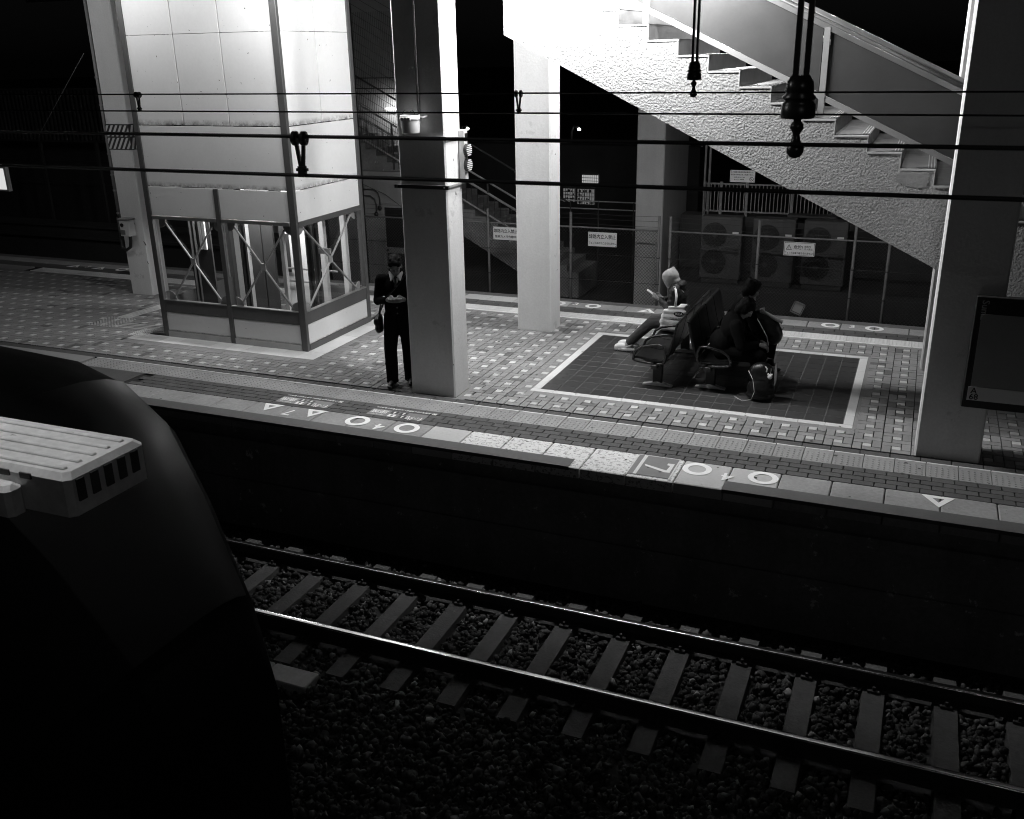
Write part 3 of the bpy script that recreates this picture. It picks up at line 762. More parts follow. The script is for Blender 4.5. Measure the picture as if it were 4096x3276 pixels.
# inside the shaft: guide rails, car with its door and window, stickers
for x, y in ((-10.25, 11.75), (-9.15, 11.55), (-9.0, 12.75), (-8.30, 12.15), (-8.42, 12.15)):
    part('guide_rail', M_DARKM, (x - 0.045, x + 0.045, y - 0.02, y + 0.02, 0.03, ZT), (x - 0.01, x + 0.01, y - 0.07, y - 0.02, 0.03, ZT))
part('shaft_upright', M_PLAST, (-8.36, -8.28, 12.35, 12.43, 0.03, ZT)); part('shaft_upright', M_PLAST, (-8.20, -8.12, 12.70, 12.78, 0.03, ZT))
part('shaft_upright', M_PLAST, (-8.55, -8.49, 11.62, 11.68, 0.03, ZT))
part('tie_bracket', M_GALV, (-8.36, -8.05, 12.15, 12.19, 1.25, 1.33))
part('shaft_lining', M_BLACK, (-10.51, -8.06, 12.86, 12.99, 2.30, ZT), (-10.5, -8.06, 11.31, 12.85, 2.42, 2.45))
car = part('car_floor', M_GREY, (-9.98, -8.55, 12.1, 12.84, 0.04, 0.12))
MB().box(-9.98, -8.55, 12.1, 12.84, 2.33, 2.40).build('car_roof', M_GREY, car)
for x0, x1 in ((-9.60, -9.38), (-9.36, -9.16)): MB().box(x0, x1, 12.28, 12.32, 0.12, 2.32).build('car_door', M_DARKM, car)
for x0, x1, y0, z0 in ((-9.88, -9.64, 12.50, 0.14), (-9.13, -8.98, 12.50, 0.14), (-8.90, -8.80, 12.62, 0.14)): MB().box(x0, x1, y0, y0 + 0.04, z0, 2.32).build('car_panel', M_PANEL, car)
for x0, x1 in ((-10.46, -10.36), (-10.28, -10.235), (-10.215, -10.16)): MB().box(x0, x1, 11.93, 11.96, 1.24, 1.70).build('car_panel', M_PANEL, car)
MB().box(-10.50, -10.10, 11.97, 12.0, 0.05, 2.3).build('landing_door', M_DARKM, car)
MB().box(-9.80, -9.70, 12.488, 12.4985, 1.02, 1.20).build('no_smoking_sticker', M_PLAST, car)
r_ = MB(); vs = []
for i in range(20):
    t_a = 2 * PI * i / 20
    for r in (0.036, 0.028): vs.append((-9.75 + r * math.cos(t_a), 12.486, 1.10 + r * math.sin(t_a)))
r_.add(vs, [(2 * i, 2 * ((i + 1) % 20), 2 * ((i + 1) % 20) + 1, 2 * i + 1) for i in range(20)]); r_.bar((-9.775, 12.486, 1.125), (-9.725, 12.486, 1.075), 0.002, 0.008); r_.build('ban_ring', M_INK, car)
MB().box(-9.09, -9.02, 12.488, 12.4985, 0.85, 1.45).build('button_panel', M_STKD, car)
for z in (0.72, 0.92):
    b = MB(); b.tube([(-9.1, 12.45, z), (-8.15, 12.45, z)], 0.018, 8); b.build('handrail', M_STEEL, car, True)
il = thing('lift_car_lamp', 'ceiling lamp inside the glazed lift', 'lamp', (-9.25, 11.95, 2.26))
MB().box(-9.7, -8.8, 11.75, 12.15, 2.262, 2.29).build('diffuser', emis('car_lamp_glow', 2.0), il)
ld = bpy.data.lights.new('lamp_light', 'AREA'); ld.shape = 'RECTANGLE'; ld.size = 0.9; ld.size_y = 0.4; ld.energy = 70
lo = bpy.data.objects.new('lamp_light', ld); C.objects.link(lo); lo.parent = il; lo.location = (0, 0, -0.01)

# ---------------------------------------------------------------- staircase down to the platform
sr = thing('staircase', 'roughcast concrete staircase rising leftwards above the benches', 'staircase', (-2, 11.8, 0))
M_TREAD = mat('stair_tread', 0.045, 0.5, 0.15, 3, 0.1, 40)
TR, RS = 0.3335, 0.1595
SY0, SY1 = 10.75, 13.05
x_ref, z_ref = 0.104, 2.85        # nosing of the tread that ends here
# stepped outline on top, straight slope beneath
pts = []
n0, n1 = -8, 14                   # step indices, negative = lower
def nose(k): return (x_ref - TR * k, z_ref + RS * k)
pts.append((nose(n0)[0], max(0, 0)))
for k in range(n0, n1):
    x, z = nose(k)
    pts.append((x, z)); pts.append((x - TR, z))
xe, ze = nose(n1)
SL = 0.4935
def under(x): return 1.88 + (0.175 - x) * SL
low = [(xe, under(xe)), (0.175, 1.88), (0.175, 1.88 - 0.001), (0.9, 1.3), (2.2, 0.75), (nose(n0)[0], 0)]
poly = pts[1:] + [(xe, under(xe)), (0.175, 1.88), (nose(n0)[0], 0.25)]
b = MB(); b.prism(poly, 'y', SY0, SY1); b.build('flight', M_ROUGH, sr)
# pale trim under each nosing and metal-faced risers/treads with grooves
for k in range(n0, n1):
    x, z = nose(k)
    b = MB(); b.box(x - TR + 0.004, x + 0.006, SY0 - 0.006, SY0 + 0.03, z - 0.014, z + 0.004); b.box(x - TR - 0.004, x - TR + 0.004, SY0 - 0.006, SY0 + 0.03, z, z + RS - 0.014)
    o = b.build('step_trim', M_PLAST, sr)
    b = MB(); b.box(x - TR + 0.006, x + 0.012, SY0 + 0.032, SY1 - 0.03, z + 0.001, z + 0.009)
    o = b.build('tread', M_TREAD, sr)
    g = MB()
    for q in range(3): g.box(x - 0.012 - 0.028 * q, x - 0.002 - 0.028 * q, SY0 + 0.05, SY1 - 0.05, z + 0.0095, z + 0.013)
    g.build('nosing_strip', M_STEEL, o)
    b = MB(); b.box(x - TR + 0.001, x - TR + 0.0055, SY0 + 0.032, SY1 - 0.03, z + 0.010, z + RS - 0.001); b.build('riser', M_FRAME, sr)
# patched plaster at the second lowest visible step
pc = [(x_ref - 0.30, z_ref - 0.02), (x_ref - 0.05, z_ref - 0.025), (x_ref - 0.06, z_ref - 0.17), (x_ref - 0.12, z_ref - 0.185), (x_ref - 0.28, z_ref - 0.16), (x_ref - 0.36, z_ref - 0.11), (x_ref - 0.35, z_ref - 0.05)]
MB().prism(pc, 'y', SY0 - 0.004, SY0 + 0.002).build('plaster_patch', M_CONC, sr)
# balustrade set back from the edge: sloping rails, posts, metal panels, small gap openings
BY = 11.06
def sl(x, dz): return z_ref + (x_ref - x) * RS / TR + dz
b = MB()
for dz, hh, nm, m, yy in ((0.115, 0.055, 'bottom_rail', M_GREY, BY), (0.80, 0.05, 'top_rail', M_STEEL, BY), (0.91, 0.035, 'top_rail', M_STEEL, BY + 0.02)):
    q = MB(); q.bar((2.2, yy, sl(2.2, dz)), (-4.55, yy, sl(-4.55, dz)), 0.05, hh, (0, 0, 1)); q.build(nm, m, sr)
xs = [-4.5, -3.0, -1.0 - 0.08, 0.62, 2.0]
for x in xs:
    q = MB(); q.box(x - 0.03, x + 0.03, BY - 0.03, BY + 0.03, sl(x, -0.05), sl(x, 0.80)); q.build('post', M_GREY, sr)
for x0, x1 in zip(xs[:-1], xs[1:]):
    a, c = x0 + 0.04, x1 - 0.04
    q = MB(); q.prism([(a, sl(a, 0.15)), (c, sl(c, 0.15)), (c, sl(c, 0.77)), (a, sl(a, 0.77))], 'y', BY - 0.006, BY + 0.006); q.build('infill_panel', mat('balustrade_panel', 0.05, 0.45, 0.18, 2, 0.06, 30), sr)
for dz, yy in ((0.84, BY + 0.16), (0.66, BY + 0.16), (0.84, SY1 - 0.1), (0.60, SY1 - 0.1)):
    q = MB(); q.tube([(2.2, yy, sl(2.2, dz)), (-4.55, yy, sl(-4.55, dz))], 0.021, 10); q.build('handrail', M_STEEL, sr, True)

# ---------------------------------------------------------------- track: rails, sleepers, fastenings
trk = thing('railway_track', 'narrow-gauge track with concrete sleepers below the platform edge', 'track', (-3, 7.245, -1.3))
RZ = -1.15
def rail(y):
    prof = [(-0.062, -0.153), (0.062, -0.153), (0.062, -0.142), (0.010, -0.122), (0.008, -0.05), (0.030, -0.040), (0.0325, -0.014)]
    hp = [(0.0325, -0.014)] + [(0.0325 - 0.012 * (1 - math.cos(a)), -0.012 + 0.011 * math.sin(a)) for a in (0.3, 0.7, 1.1, 1.45)] + [(0.010, 0.0)]
    full = prof[:-1] + hp; full = full + [(-u, v) for u, v in reversed(full)][0:0]
    right = prof[1:-1] + hp
    poly = right + [(-u, v) for u, v in reversed(right)]
    r = MB(); r.prism([(y + u, RZ + v) for u, v in poly], 'x', -60, 30)
    o = r.build('rail', M_RAIL, trk)
    hh = [(u, v) for u, v in hp]
    cap = hh + [(-u, v) for u, v in reversed(hh)]
    c = MB(); n = len(cap)
    vs = [(x, y + u * 1.012, RZ + v + 0.0012) for x in (-60, 30) for u, v in cap]
    c.add(vs, [(i, i + 1, n + i + 1, n + i) for i in range(n - 1)]); h = c.build('running_surface', M_RAILH, o, True)
for y in (6.68, 7.81): rail(y)
sm = MB()
hw = 0.105
sec = [(-0.115, -0.12), (0.115, -0.12), (0.092, 0.0), (-0.092, 0.0)]
ys = [(-1.005, -0.02), (-0.55, 0.0), (-0.30, -0.012), (0.30, -0.012), (0.55, 0.0), (1.005, -0.02)]
vs = [(u, y, v + dz) for y, dz in ys for u, v in sec]
fsx = []
for i in range(len(ys) - 1):
    for j in range(4): fsx.append((i * 4 + j, i * 4 + (j + 1) % 4, (i + 1) * 4 + (j + 1) % 4, (i + 1) * 4 + j))
fsx += [(3, 2, 1, 0), tuple(20 + j for j in range(4))]
sm.add(vs, fsx); sme = sm.mesh('sleeper', M_SLEEP)
cm = MB(); cm.box(-0.05, 0.05, -0.022, 0.022, -0.002, 0.022, 0, 0.004); cm.tube([(0, 0, 0.02), (0, 0, 0.055)], 0.014, 8)
cme = cm.mesh('fastening', M_RAIL)
for k in range(-6, 26):
    x = -1.60 - 0.5775 * k
    s = place('sleeper', sme, (x + random.uniform(-.01, .01), 7.24, -1.308), None, random.uniform(-.006, .006)); s.parent = trk; s.matrix_parent_inverse = Matrix.Translation(trk.location).inverted()
    for fy in (-0.65, -0.48, 0.48, 0.65): place('fastening', cme, (0, fy, 0), s)
# numerals chalked on one sleeper end
text('chalk_number', '78', 0.09, (-1.62, 8.10, -1.318), (0, -1, 0), (1, 0, 0), M_COPE, trk, 0.0)

# ballast: loose stones, uncountable
import numpy as np
rng = np.random.default_rng(3)
t_ = (1 + 5 ** .5) / 2
ico = np.array([(-1, t_, 0), (1, t_, 0), (-1, -t_, 0), (1, -t_, 0), (0, -1, t_), (0, 1, t_), (0, -1, -t_), (0, 1, -t_), (t_, 0, -1), (t_, 0, 1), (-t_, 0, -1), (-t_, 0, 1)]) / math.sqrt(1 + t_ * t_)
icf = np.array([(0, 11, 5), (0, 5, 1), (0, 1, 7), (0, 7, 10), (0, 10, 11), (1, 5, 9), (5, 11, 4), (11, 10, 2), (10, 7, 6), (7, 1, 8), (3, 9, 4), (3, 4, 2), (3, 2, 6), (3, 6, 8), (3, 8, 9), (4, 9, 5), (2, 4, 11), (6, 2, 10), (8, 6, 7), (9, 8, 1)])
N = 34000
px = rng.uniform(-8.6, 2.6, N); py = rng.uniform(4.3, 8.72, N)
# lie between sleepers, lower beyond the shoulders
kk = np.abs(((px + 1.60) / 0.5775) - np.round((px + 1.60) / 0.5775)) * 0.5775
on = (kk < 0.125) & (py > 6.22) & (py < 8.26)
onr = (np.abs(py - 6.68) < 0.09) | (np.abs(py - 7.81) < 0.09)
keep = ~on & ~onr
px, py = px[keep], py[keep]; N = len(px)
pz = np.full(N, -1.355) + rng.uniform(-0.03, 0.025, N)
pz -= np.clip((py - 8.1) * 0.35, 0, .2) + np.clip((6.1 - py) * 0.07, 0, 0.3)
S = rng.uniform(0.013, 0.042, N) * np.where(rng.random(N) < 0.06, 1.35, 1.0)
sc3 = np.stack([S * rng.uniform(0.8, 1.4, N), S * rng.uniform(0.8, 1.3, N), S * rng.uniform(0.55, 0.95, N)], 1)
ax = rng.normal(size=(N, 4)); ax /= np.linalg.norm(ax, axis=1)[:, None]
a, b_, c_, d_ = ax.T
Rm = np.stack([np.stack([1 - 2 * (c_ * c_ + d_ * d_), 2 * (b_ * c_ - a * d_), 2 * (b_ * d_ + a * c_)], 1), np.stack([2 * (b_ * c_ + a * d_), 1 - 2 * (b_ * b_ + d_ * d_), 2 * (c_ * d_ - a * b_)], 1), np.stack([2 * (b_ * d_ - a * c_), 2 * (c_ * d_ + a * b_), 1 - 2 * (b_ * b_ + c_ * c_)], 1)], 1)
vv = ico[None] * rng.uniform(0.55, 1.28, (N, 12, 1)) * sc3[:, None, :]
vv = np.einsum('nij,nkj->nki', Rm, vv) + np.stack([px, py, pz], 1)[:, None, :]
ff = (icf[None] + (np.arange(N) * 12)[:, None, None]).reshape(-1)
me = bpy.data.meshes.new('ballast')
me.vertices.add(N * 12); me.vertices.foreach_set('co', vv.reshape(-1).astype('f4'))
me.loops.add(len(ff)); me.loops.foreach_set('vertex_index', ff.astype('i4'))
me.polygons.add(N * 20); me.polygons.foreach_set('loop_start', np.arange(0, N * 60, 3, dtype='i4')); me.polygons.foreach_set('loop_total', np.full(N * 20, 3, dtype='i4'))
me.update(); me.validate()
at = me.attributes.new('tone', 'FLOAT', 'FACE'); tn_ = rng.random(N) ** 2 * 9.0 - 2.0; tn_ = np.where(rng.random(N) < 0.02, 22.0, tn_); at.data.foreach_set('value', np.repeat(tn_, 20).astype('f4'))
me.materials.append(M_STONE)
tag(stuff(link('ballast', me)), 'loose dark ballast stones heaped between and around the sleepers', 'ballast')
bb = MB(); bb.add([(-60, 3.0, -1.64), (30, 3.0, -1.64), (30, 6.1, -1.40), (-60, 6.1, -1.40), (30, 8.2, -1.40), (-60, 8.2, -1.40), (30, 8.74, -1.52), (-60, 8.74, -1.52)], [(0, 1, 2, 3), (3, 2, 4, 5), (5, 4, 6, 7)])
struct(bb.build('track_bed', M_EARTH))

# ================================================================ OVERHEAD LINE
def wire(label, y, z, r=0.0066):
    b = MB(); b.tube([(-60, y, z + 0.02), (-20, y, z + 0.01), (-8, y, z), (2, y, z), (30, y, z + 0.01)], r, 8)
    tag(b.build('overhead_wire', M_WIRE, None, True), label, 'wire', 'overhead line wires')
wire('thick black overhead wire crossing lowest in the picture', 3.2, 3.60, 0.0072)
wire('black overhead wire second from the bottom, carrying the double-disc hanger', 3.2, 3.745, 0.0068)
wire('thin black overhead wire third from the bottom, over the near track', 7.25, 3.588, 0.0066)
wire('thin black overhead wire topmost across the lift and staircase', 7.25, 3.735, 0.0062)
def hanger(label, x, y, zt, zb, rot):
    t = thing('wire_hanger', label, 'wire hanger', (x, y, zb), 'hangers joining two overhead wires')
    for s in (-1, 1):
        ax = Vector((math.cos(rot), math.sin(rot), 0.0))
        c = Vector((x, y, zt)) + ax * (s * 0.019)
        b = MB(); b.tube([c - ax * 0.011, c - ax * 0.007, c + ax * 0.007, c + ax * 0.011], [0.018, 0.027, 0.027, 0.018], 18); b.build('disc', M_INS, t)
        b = MB(); b.bar(c + Vector((0, 0, 0.005)), Vector((x + s * 0.005, y, zb + 0.03)), 0.012, 0.012); b.build('strap', M_WIRE, t)
    b = MB(); b.box(x - 0.013, x + 0.013, y - 0.012, y + 0.012, zb - 0.006, zb + 0.035); b.box(x - 0.022, x + 0.022, y - 0.01, y + 0.01, zb + 0.016, zb + 0.027); b.build('clamp', M_WIRE, t)
hanger('black double-disc wire hanger in front of the white lift corner', -2.215, 3.2, 3.738, 3.60, 0.05)
hanger('small black wire hanger before the striped column and lift edge', -6.74, 7.25, 3.73, 3.588, -0.1)
hanger('small black wire hanger in front of the pale back column', -2.965, 7.25, 3.73, 3.588, 0.05)
def insulator(label, x, y, top):
    t = thing('insulator', label, 'insulator', (x, y, 3.70), 'bell insulators hanging from the girders')
    b = MB(); b.lathe([(0.004, 3.945), (0.028, 3.948), (0.040, 3.93), (0.044, 3.90), (0.040, 3.896), (0.052, 3.884), (0.050, 3.878), (0.042, 3.874), (0.052, 3.862), (0.053, 3.826), (0.049, 3.820), (0.020, 3.819)][::-1], (x, y, 0), 28); b.build('bell', M_INS, t, True)
    b = MB(); b.lathe([(0.003, 3.698), (0.018, 3.703), (0.027, 3.717), (0.027, 3.732), (0.015, 3.752), (0.0105, 3.770), (0.013, 3.778), (0.021, 3.790), (0.020, 3.803), (0.012, 3.812), (0.012, 3.825)], (x, y, 0), 20); b.build('ball_link', M_INS, t, True)
    b = MB(); b.box(x - 0.024, x - 0.008, y - 0.012, y + 0.012, 3.94, top); b.box(x + 0.008, x + 0.024, y - 0.012, y + 0.012, 3.94, top); b.build('fork', M_WIRE, t)
insulator('large black bell insulator hanging in front of the staircase steps', -0.385, 3.25, 5.0)
insulator('small black bell insulator hanging before the roughcast staircase wall', -1.612, 7.3, 5.0)
for x, lab in ((-0.385, 'steel girder carrying the large insulator'), (-1.612, 'steel girder carrying the small insulator')):
    t = thing('overhead_girder', lab, 'girder', (x, 4.5, 5.0)); b = MB()
    b.box(x - 0.08, x + 0.08, -1.0, 9.19, 5.0, 5.015); b.box(x - 0.008, x + 0.008, -1.0, 9.19, 5.015, 5.2); b.box(x - 0.08, x + 0.08, -1.0, 9.19, 5.2, 5.215); b.build('beam', M_DARKM, t)

# ================================================================ BEYOND THE PLATFORM
FY = 20.2
M_POST = mat('weathered_fence_post', 0.17, 0.6, 0.25, 5, 0.15, 30)
def fence(label, x0, x1, posts, top=0.40, z0=-1.45, barbed=True):
    t = thing('chain_link_fence', label, 'fence', ((x0 + x1) / 2, FY, z0))
    for px_ in posts:
        b = MB(); b.tube([(px_, FY, z0), (px_, FY, 0.72)], 0.030, 10); b.build('post', M_POST, t, True)
        for z in (-0.18, -0.76):
            b = MB(); b.tube([(px_, FY, z - 0.012), (px_, FY, z + 0.012)], 0.037, 10); b.build('clip', M_DARKM, t)
    b = MB(); b.tube([(x0, FY, top), (x1, FY, top)], 0.019, 8); b.build('top_rail', M_POST, t, True)
    for z in (-0.18, -0.76):
        b = MB(); b.tube([(x0, FY - 0.01, z), (x1, FY - 0.01, z)], 0.005, 5); b.build('line_wire', M_DARKM, t)
    if barbed:
        for z in (0.48, 0.60, 0.70):
            b = MB(); b.tube([(x0 + (x1 - x0) * i / 12, FY, z - 0.012 * (i % 2)) for i in range(13)], 0.004, 5); b.build('barbed_wire', M_DARKM, t)
    b = MB(); p = 0.0735; H_ = top - z0; n = int((x1 - x0 + H_) / p)
    for i in range(n):
        for s in (1, -1):
            a = x0 + i * p - (H_ if s == 1 else 0)
            xa, za = a, z0; xb, zb = a + H_, top
            if s == -1: za, zb = top, z0
            # clip to the panel
            if xa < x0: f = (x0 - xa) / H_; za = za + (zb - za) * f; xa = x0
            if xb > x1: f = (xb - x1) / (xb - xa); zb = zb - (zb - za) * f; xb = x1
            if xb - xa > 0.02: b.tube([(xa, FY + 0.002 * s, za), (xb, FY + 0.002 * s, zb)], 0.0042, 3, cap=False)
    stuff(b.build('wire_mesh', M_DARKM, t))
    return t
fence('galvanised chain-link fence beyond the far platform edge behind the pale columns', -14.2, -5.07, (-13.06, -11.06, -9.06, -7.06, -5.07))
fence('chain-link fence in front of the outdoor air-conditioner units', -4.82, 2.2, (-4.82, -2.97, -1.09, -0.44, 1.5))
# low kerb under the fences
struct(MB().box(-60, 20, 20.05, 20.35, -1.62, -1.32).build('fence_kerb', M_DARKC))

def signboard(label, x0, x1, z0, z1, lines, y=FY - 0.045, border=False):
    t = thing('warning_sign', label, 'sign', ((x0 + x1) / 2, y, z0))
    MB().box(x0, x1, y, y + 0.006, z0, z1, 0, 0.0).build('plate', M_SIGN, t)
    if border:
        e = 0.012; bw_ = 0.006
        b = MB()
        for q in ((x0 + e, x1 - e, z0 + e, z0 + e + bw_), (x0 + e, x1 - e, z1 - e - bw_, z1 - e), (x0 + e, x0 + e + bw_, z0 + e, z1 - e), (x1 - e - bw_, x1 - e, z0 + e, z1 - e)):
            b.box(q[0], q[1], y - 0.003, y - 0.0004, q[2], q[3])
        b.build('border_line', M_INK, t)
    for s, sz, cx, cz, wd in lines: text('lettering', s, sz, (cx, y - 0.002, cz), (1, 0, 0), (0, 0, 1), M_INK, t, 0.0008, wd)
    for sx in (x0 + 0.02, x1 - 0.02):
        for sz in (z0 + 0.02, z1 - 0.02):
            b = MB(); b.tube([(sx, y - 0.001, sz), (sx, y - 0.006, sz)], 0.007, 6); b.build('rivet', M_DARKM, t)
    return t
signboard('white fence sign 線路内立入禁止 with camera warning, half behind the back column', -8.92, -8.30, 0.03, 0.32, [('線路内立入禁止', 0.094, -8.61, 0.225, 0.9), ('監視カメラ作動中', 0.066, -8.61, 0.10, 1.0)])
signboard('white fence sign 線路内立入禁止 right of the pale back column', -6.64, -5.99, 0.005, 0.315, [('線路内立入禁止', 0.100, -6.315, 0.212, 0.88), ('フェンスはのりこえられません', 0.058, -6.315, 0.075, 0.78)])
s3 = signboard('bordered danger sign 危険! with a warning triangle on the fence', -2.45, -1.84, 0.045, 0.325, [('危険!', 0.085, -2.165, 0.215, 0.95), ('線路内', 0.042, -1.985, 0.24, 1.0), ('立入禁止', 0.042, -1.965, 0.188, 1.0), ('フェンスは乗り越えられません!!', 0.050, -2.145, 0.10, 0.78)], border=True)
b = MB(); vs = [(-2.41, FY - 0.047, 0.165), (-2.29, FY - 0.047, 0.165), (-2.35, FY - 0.047, 0.275)]; c = Vector((-2.35, FY - 0.047, 0.20)); inn = [c + (Vector(v) - c) * 0.72 for v in vs]
b.add(vs + [tuple(v) for v in inn], [(0, 1, 4, 3), (1, 2, 5, 4), (2, 0, 3, 5)]); b.box(-2.354, -2.346, FY - 0.048, FY - 0.046, 0.20, 0.235); b.box(-2.354, -2.346, FY - 0.048, FY - 0.046, 0.182, 0.191); b.build('warning_triangle', M_INK, s3)

# outdoor air-conditioner units on brackets
def ac(label, x0, z0=-0.71, y=21.0, wd=0.88, ht=1.34):
    t = thing('air_conditioner_unit', label, 'air conditioner', (x0 + wd / 2, y, z0), 'outdoor air-conditioner units behind the fence')
    MB().box(x0, x0 + wd, y, y + 0.34, z0, z0 + ht, 0, 0.012).build('case', M_ACC, t)
    fx = x0 + 0.30
    for k, zc in enumerate((z0 + ht * 0.27, z0 + ht * 0.71)):
        b = MB(); b.tube([(fx, y - 0.001, zc), (fx, y - 0.02, zc)], 0.265, 28); o = b.build('fan_opening', M_BLACK, t)
        g = MB()
        for r in (0.06, 0.12, 0.18, 0.24): g.tube([(fx + r * math.cos(a), y - 0.027, zc + r * math.sin(a)) for a in [2 * PI * i / 24 for i in range(25)]], 0.004, 4, cap=False)
        for a in [PI * i / 6 for i in range(6)]: g.bar((fx - 0.26 * math.cos(a), y - 0.030, zc - 0.26 * math.sin(a)), (fx + 0.26 * math.cos(a), y - 0.030, zc + 0.26 * math.sin(a)), 0.006, 0.006)
        g.build('grille', M_DARKM, o)
        b = MB(); b.tube([(fx, y - 0.032, zc), (fx, y - 0.040, zc)], 0.05, 14); b.build('hub', M_ACC, o)
    MB().box(x0 + wd - 0.26, x0 + wd - 0.03, y - 0.008, y - 0.0005, z0 + ht - 0.40, z0 + ht - 0.03, 0, 0.003).build('service_panel', M_ACC, t)
    MB().box(x0 + wd - 0.20, x0 + wd - 0.07, y - 0.011, y - 0.0085, z0 + ht - 0.36, z0 + ht - 0.31).build('label_plate', M_PLAST, t)
    MB().box(x0 + 0.04, x0 + wd - 0.04, y + 0.04, y + 0.30, z0 - 0.12, z0 - 0.002).build('plinth', M_DARKM, t)
    MB().box(x0 + wd - 0.16, x0 + wd - 0.06, y - 0.006, y - 0.0005, z0 + 0.62, z0 + 0.65).build('handle', M_BLACK, t)
M_ACC = mat('aircon_casing', 0.06, 0.6, 0.12, 2, 0.08, 30)
ac('dark grey air-conditioner unit nearest the concrete pier', -4.33); ac('dark grey air-conditioner unit in the middle beside a fence post', -3.22); ac('dark grey air-conditioner unit behind the danger sign', -2.17)
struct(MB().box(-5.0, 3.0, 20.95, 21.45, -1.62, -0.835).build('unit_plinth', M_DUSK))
# wall with bar fence on top behind the units
wl = thing('bar_fence', 'pale vertical-bar fence on the wall above the air-conditioner units', 'fence', (-2.5, 22, 0.5))
M_GALVP = mat('pale_fence_paint', 0.18, 0.55, 0.1, 3, 0.08, 30)
for x in (-4.50, -4.13, -3.56, -2.58, -1.62, -0.7): MB().box(x - 0.03, x + 0.03, 21.97, 22.03, 0.5, 1.25).build('post', M_GALVP, wl)
for z in (0.60, 1.20):
    b = MB(); b.box(-4.52, 0.5, 21.985, 22.015, z - 0.018, z + 0.018); b.build('rail', M_GALVP, wl)
xx = -4.44
while xx < 0.4:
    MB().box(xx - 0.009, xx + 0.009, 21.988, 22.012, 0.619, 1.181).build('bar', M_GALVP, wl); xx += 0.082
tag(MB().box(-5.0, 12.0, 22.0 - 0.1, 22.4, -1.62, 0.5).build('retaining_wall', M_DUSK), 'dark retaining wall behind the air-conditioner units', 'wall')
s4 = signboard('grey path notice with a bicycle ban above the bar fence', -3.94, -3.40, 1.255, 1.515, [('この通路は鉄道利用者専用です。', 0.036, -3.67, 1.47, 0.95), ('歩行者は南出口をご利用下さい。', 0.036, -3.67, 1.415, 0.95), ('自転車の通行はご遠慮', 0.024, -3.74, 1.36, 1.0), ('願います。須磨駅長', 0.024, -3.74, 1.31, 1.0)], y=21.93)
b = MB(); vs = []
for i in range(20):
    t_a = 2 * PI * i / 20
    for r in (0.045, 0.036): vs.append((-3.47 + r * math.cos(t_a), 21.927, 1.325 + r * math.sin(t_a)))
b.add(vs, [(2 * i, 2 * ((i + 1) % 20), 2 * ((i + 1) % 20) + 1, 2 * i + 1) for i in range(20)]); b.bar((-3.50, 21.926, 1.355), (-3.44, 21.926, 1.295), 0.003, 0.008); b.build('ban_ring', M_INK, s4)
MB().box(-2.60, -1.60, 21.55, 21.9, 0.60, 0.64).build('ledge', M_DARKM, wl)
# concrete pier and pipes
t = thing('concrete_pier', 'grey concrete pier rising behind the fence beside two pipes', 'pier', (-5.45, 21.5, -1.6))
MB().box(-5.765, -5.15, 20.8, 23.1, -1.62, 9.0, 0, 0.02).build('shaft', mat('pier_concrete', 0.38, 0.85, 0.14, 0.9, 0.08, 30, streak=0.1), t)
for x, lab in ((-4.43, 'tall thin grey pipe nearer the concrete pier'), (-4.33, 'tall thin grey pipe beside the bar fence')):
    b = MB(); b.tube([(x, 21.6, -1.0), (x, 21.6, 6.0)], 0.026, 8); tag(b.build('drain_pipe', M_POST, None, True), lab, 'pipe', 'drain pipes by the pier')

# rear staircase descending to the right, with balusters and handrails
rs = thing('rear_staircase', 'dark outdoor staircase with barred railings descending behind the near column', 'staircase', (-12, 22, -1.6))
def rz_(x, dz): return 1.35 + (-10.18 - x) * 0.515 + dz
poly = []
for k in range(34):
    x = -17.6 + 0.30 * k; poly += [(x, rz_(x, -1.05)), (x + 0.30, rz_(x, -1.05))]
poly += [(-7.4, -1.6), (-8.0, -1.6), (-17.6, rz_(-17.6, -1.45))]
MB().prism(poly, 'y', 21.75, 23.2).build('flight', M_DARKC, rs)
for yy, dzs in ((21.7, (0.0, -0.28, -0.80)), (23.2, (0.15,))):
    for dz in dzs:
        b = MB(); b.tube([(-17.6, yy, rz_(-17.6, dz)), (-8.2, yy, rz_(-8.2, dz))], 0.024 if dz != -0.28 else 0.03, 8); b.build('handrail', M_GALV if dz != 0.15 else M_DARKM, rs, True)
for k in range(62):
    x = -17.5 + 0.15 * k
    b = MB(); b.tube([(x, 21.7, rz_(x, -0.80)), (x, 21.7, rz_(x, -0.28))], 0.008, 5); b.build('baluster', M_DARKM, rs)
for k in range(8):
    x = -17.4 + 1.28 * k
    b = MB(); b.tube([(x, 21.7, rz_(x, -1.1)), (x, 21.7, rz_(x, 0.0))], 0.026, 8); b.build('post', M_DARKM, rs)
# wire-grid screen beside the stair
gs = thing('grid_screen', 'black welded wire-grid screen right of the lift top', 'screen', (-12.5, 21.4, 1.6))
b = MB(); b.box(-13.13, -13.05, 21.36, 21.44, -1.6, 5.2); b.build('post', M_BLACK, gs)
for z in (3.28, 3.52):
    b = MB(); b.tube([(-13.1, 21.38, z), (-10.9, 21.38, z)], 0.012, 6); b.build('rail', M_BLACK, gs)
b = MB()
for k in range(44):
    x = -13.05 + 0.05 * k
    b.tube([(x, 21.4, max(1.75, rz_(x, -0.75))), (x, 21.4, 5.0)], 0.0055, 4, cap=False)
for k in range(26):
    z = 1.9 + 0.2 * k
    b.tube([(-13.05, 21.405, z + 0.5), (-10.9, 21.405, z - 0.62)], 0.005, 4, cap=False)
stuff(b.build('wire_grid', M_BLACK, gs))
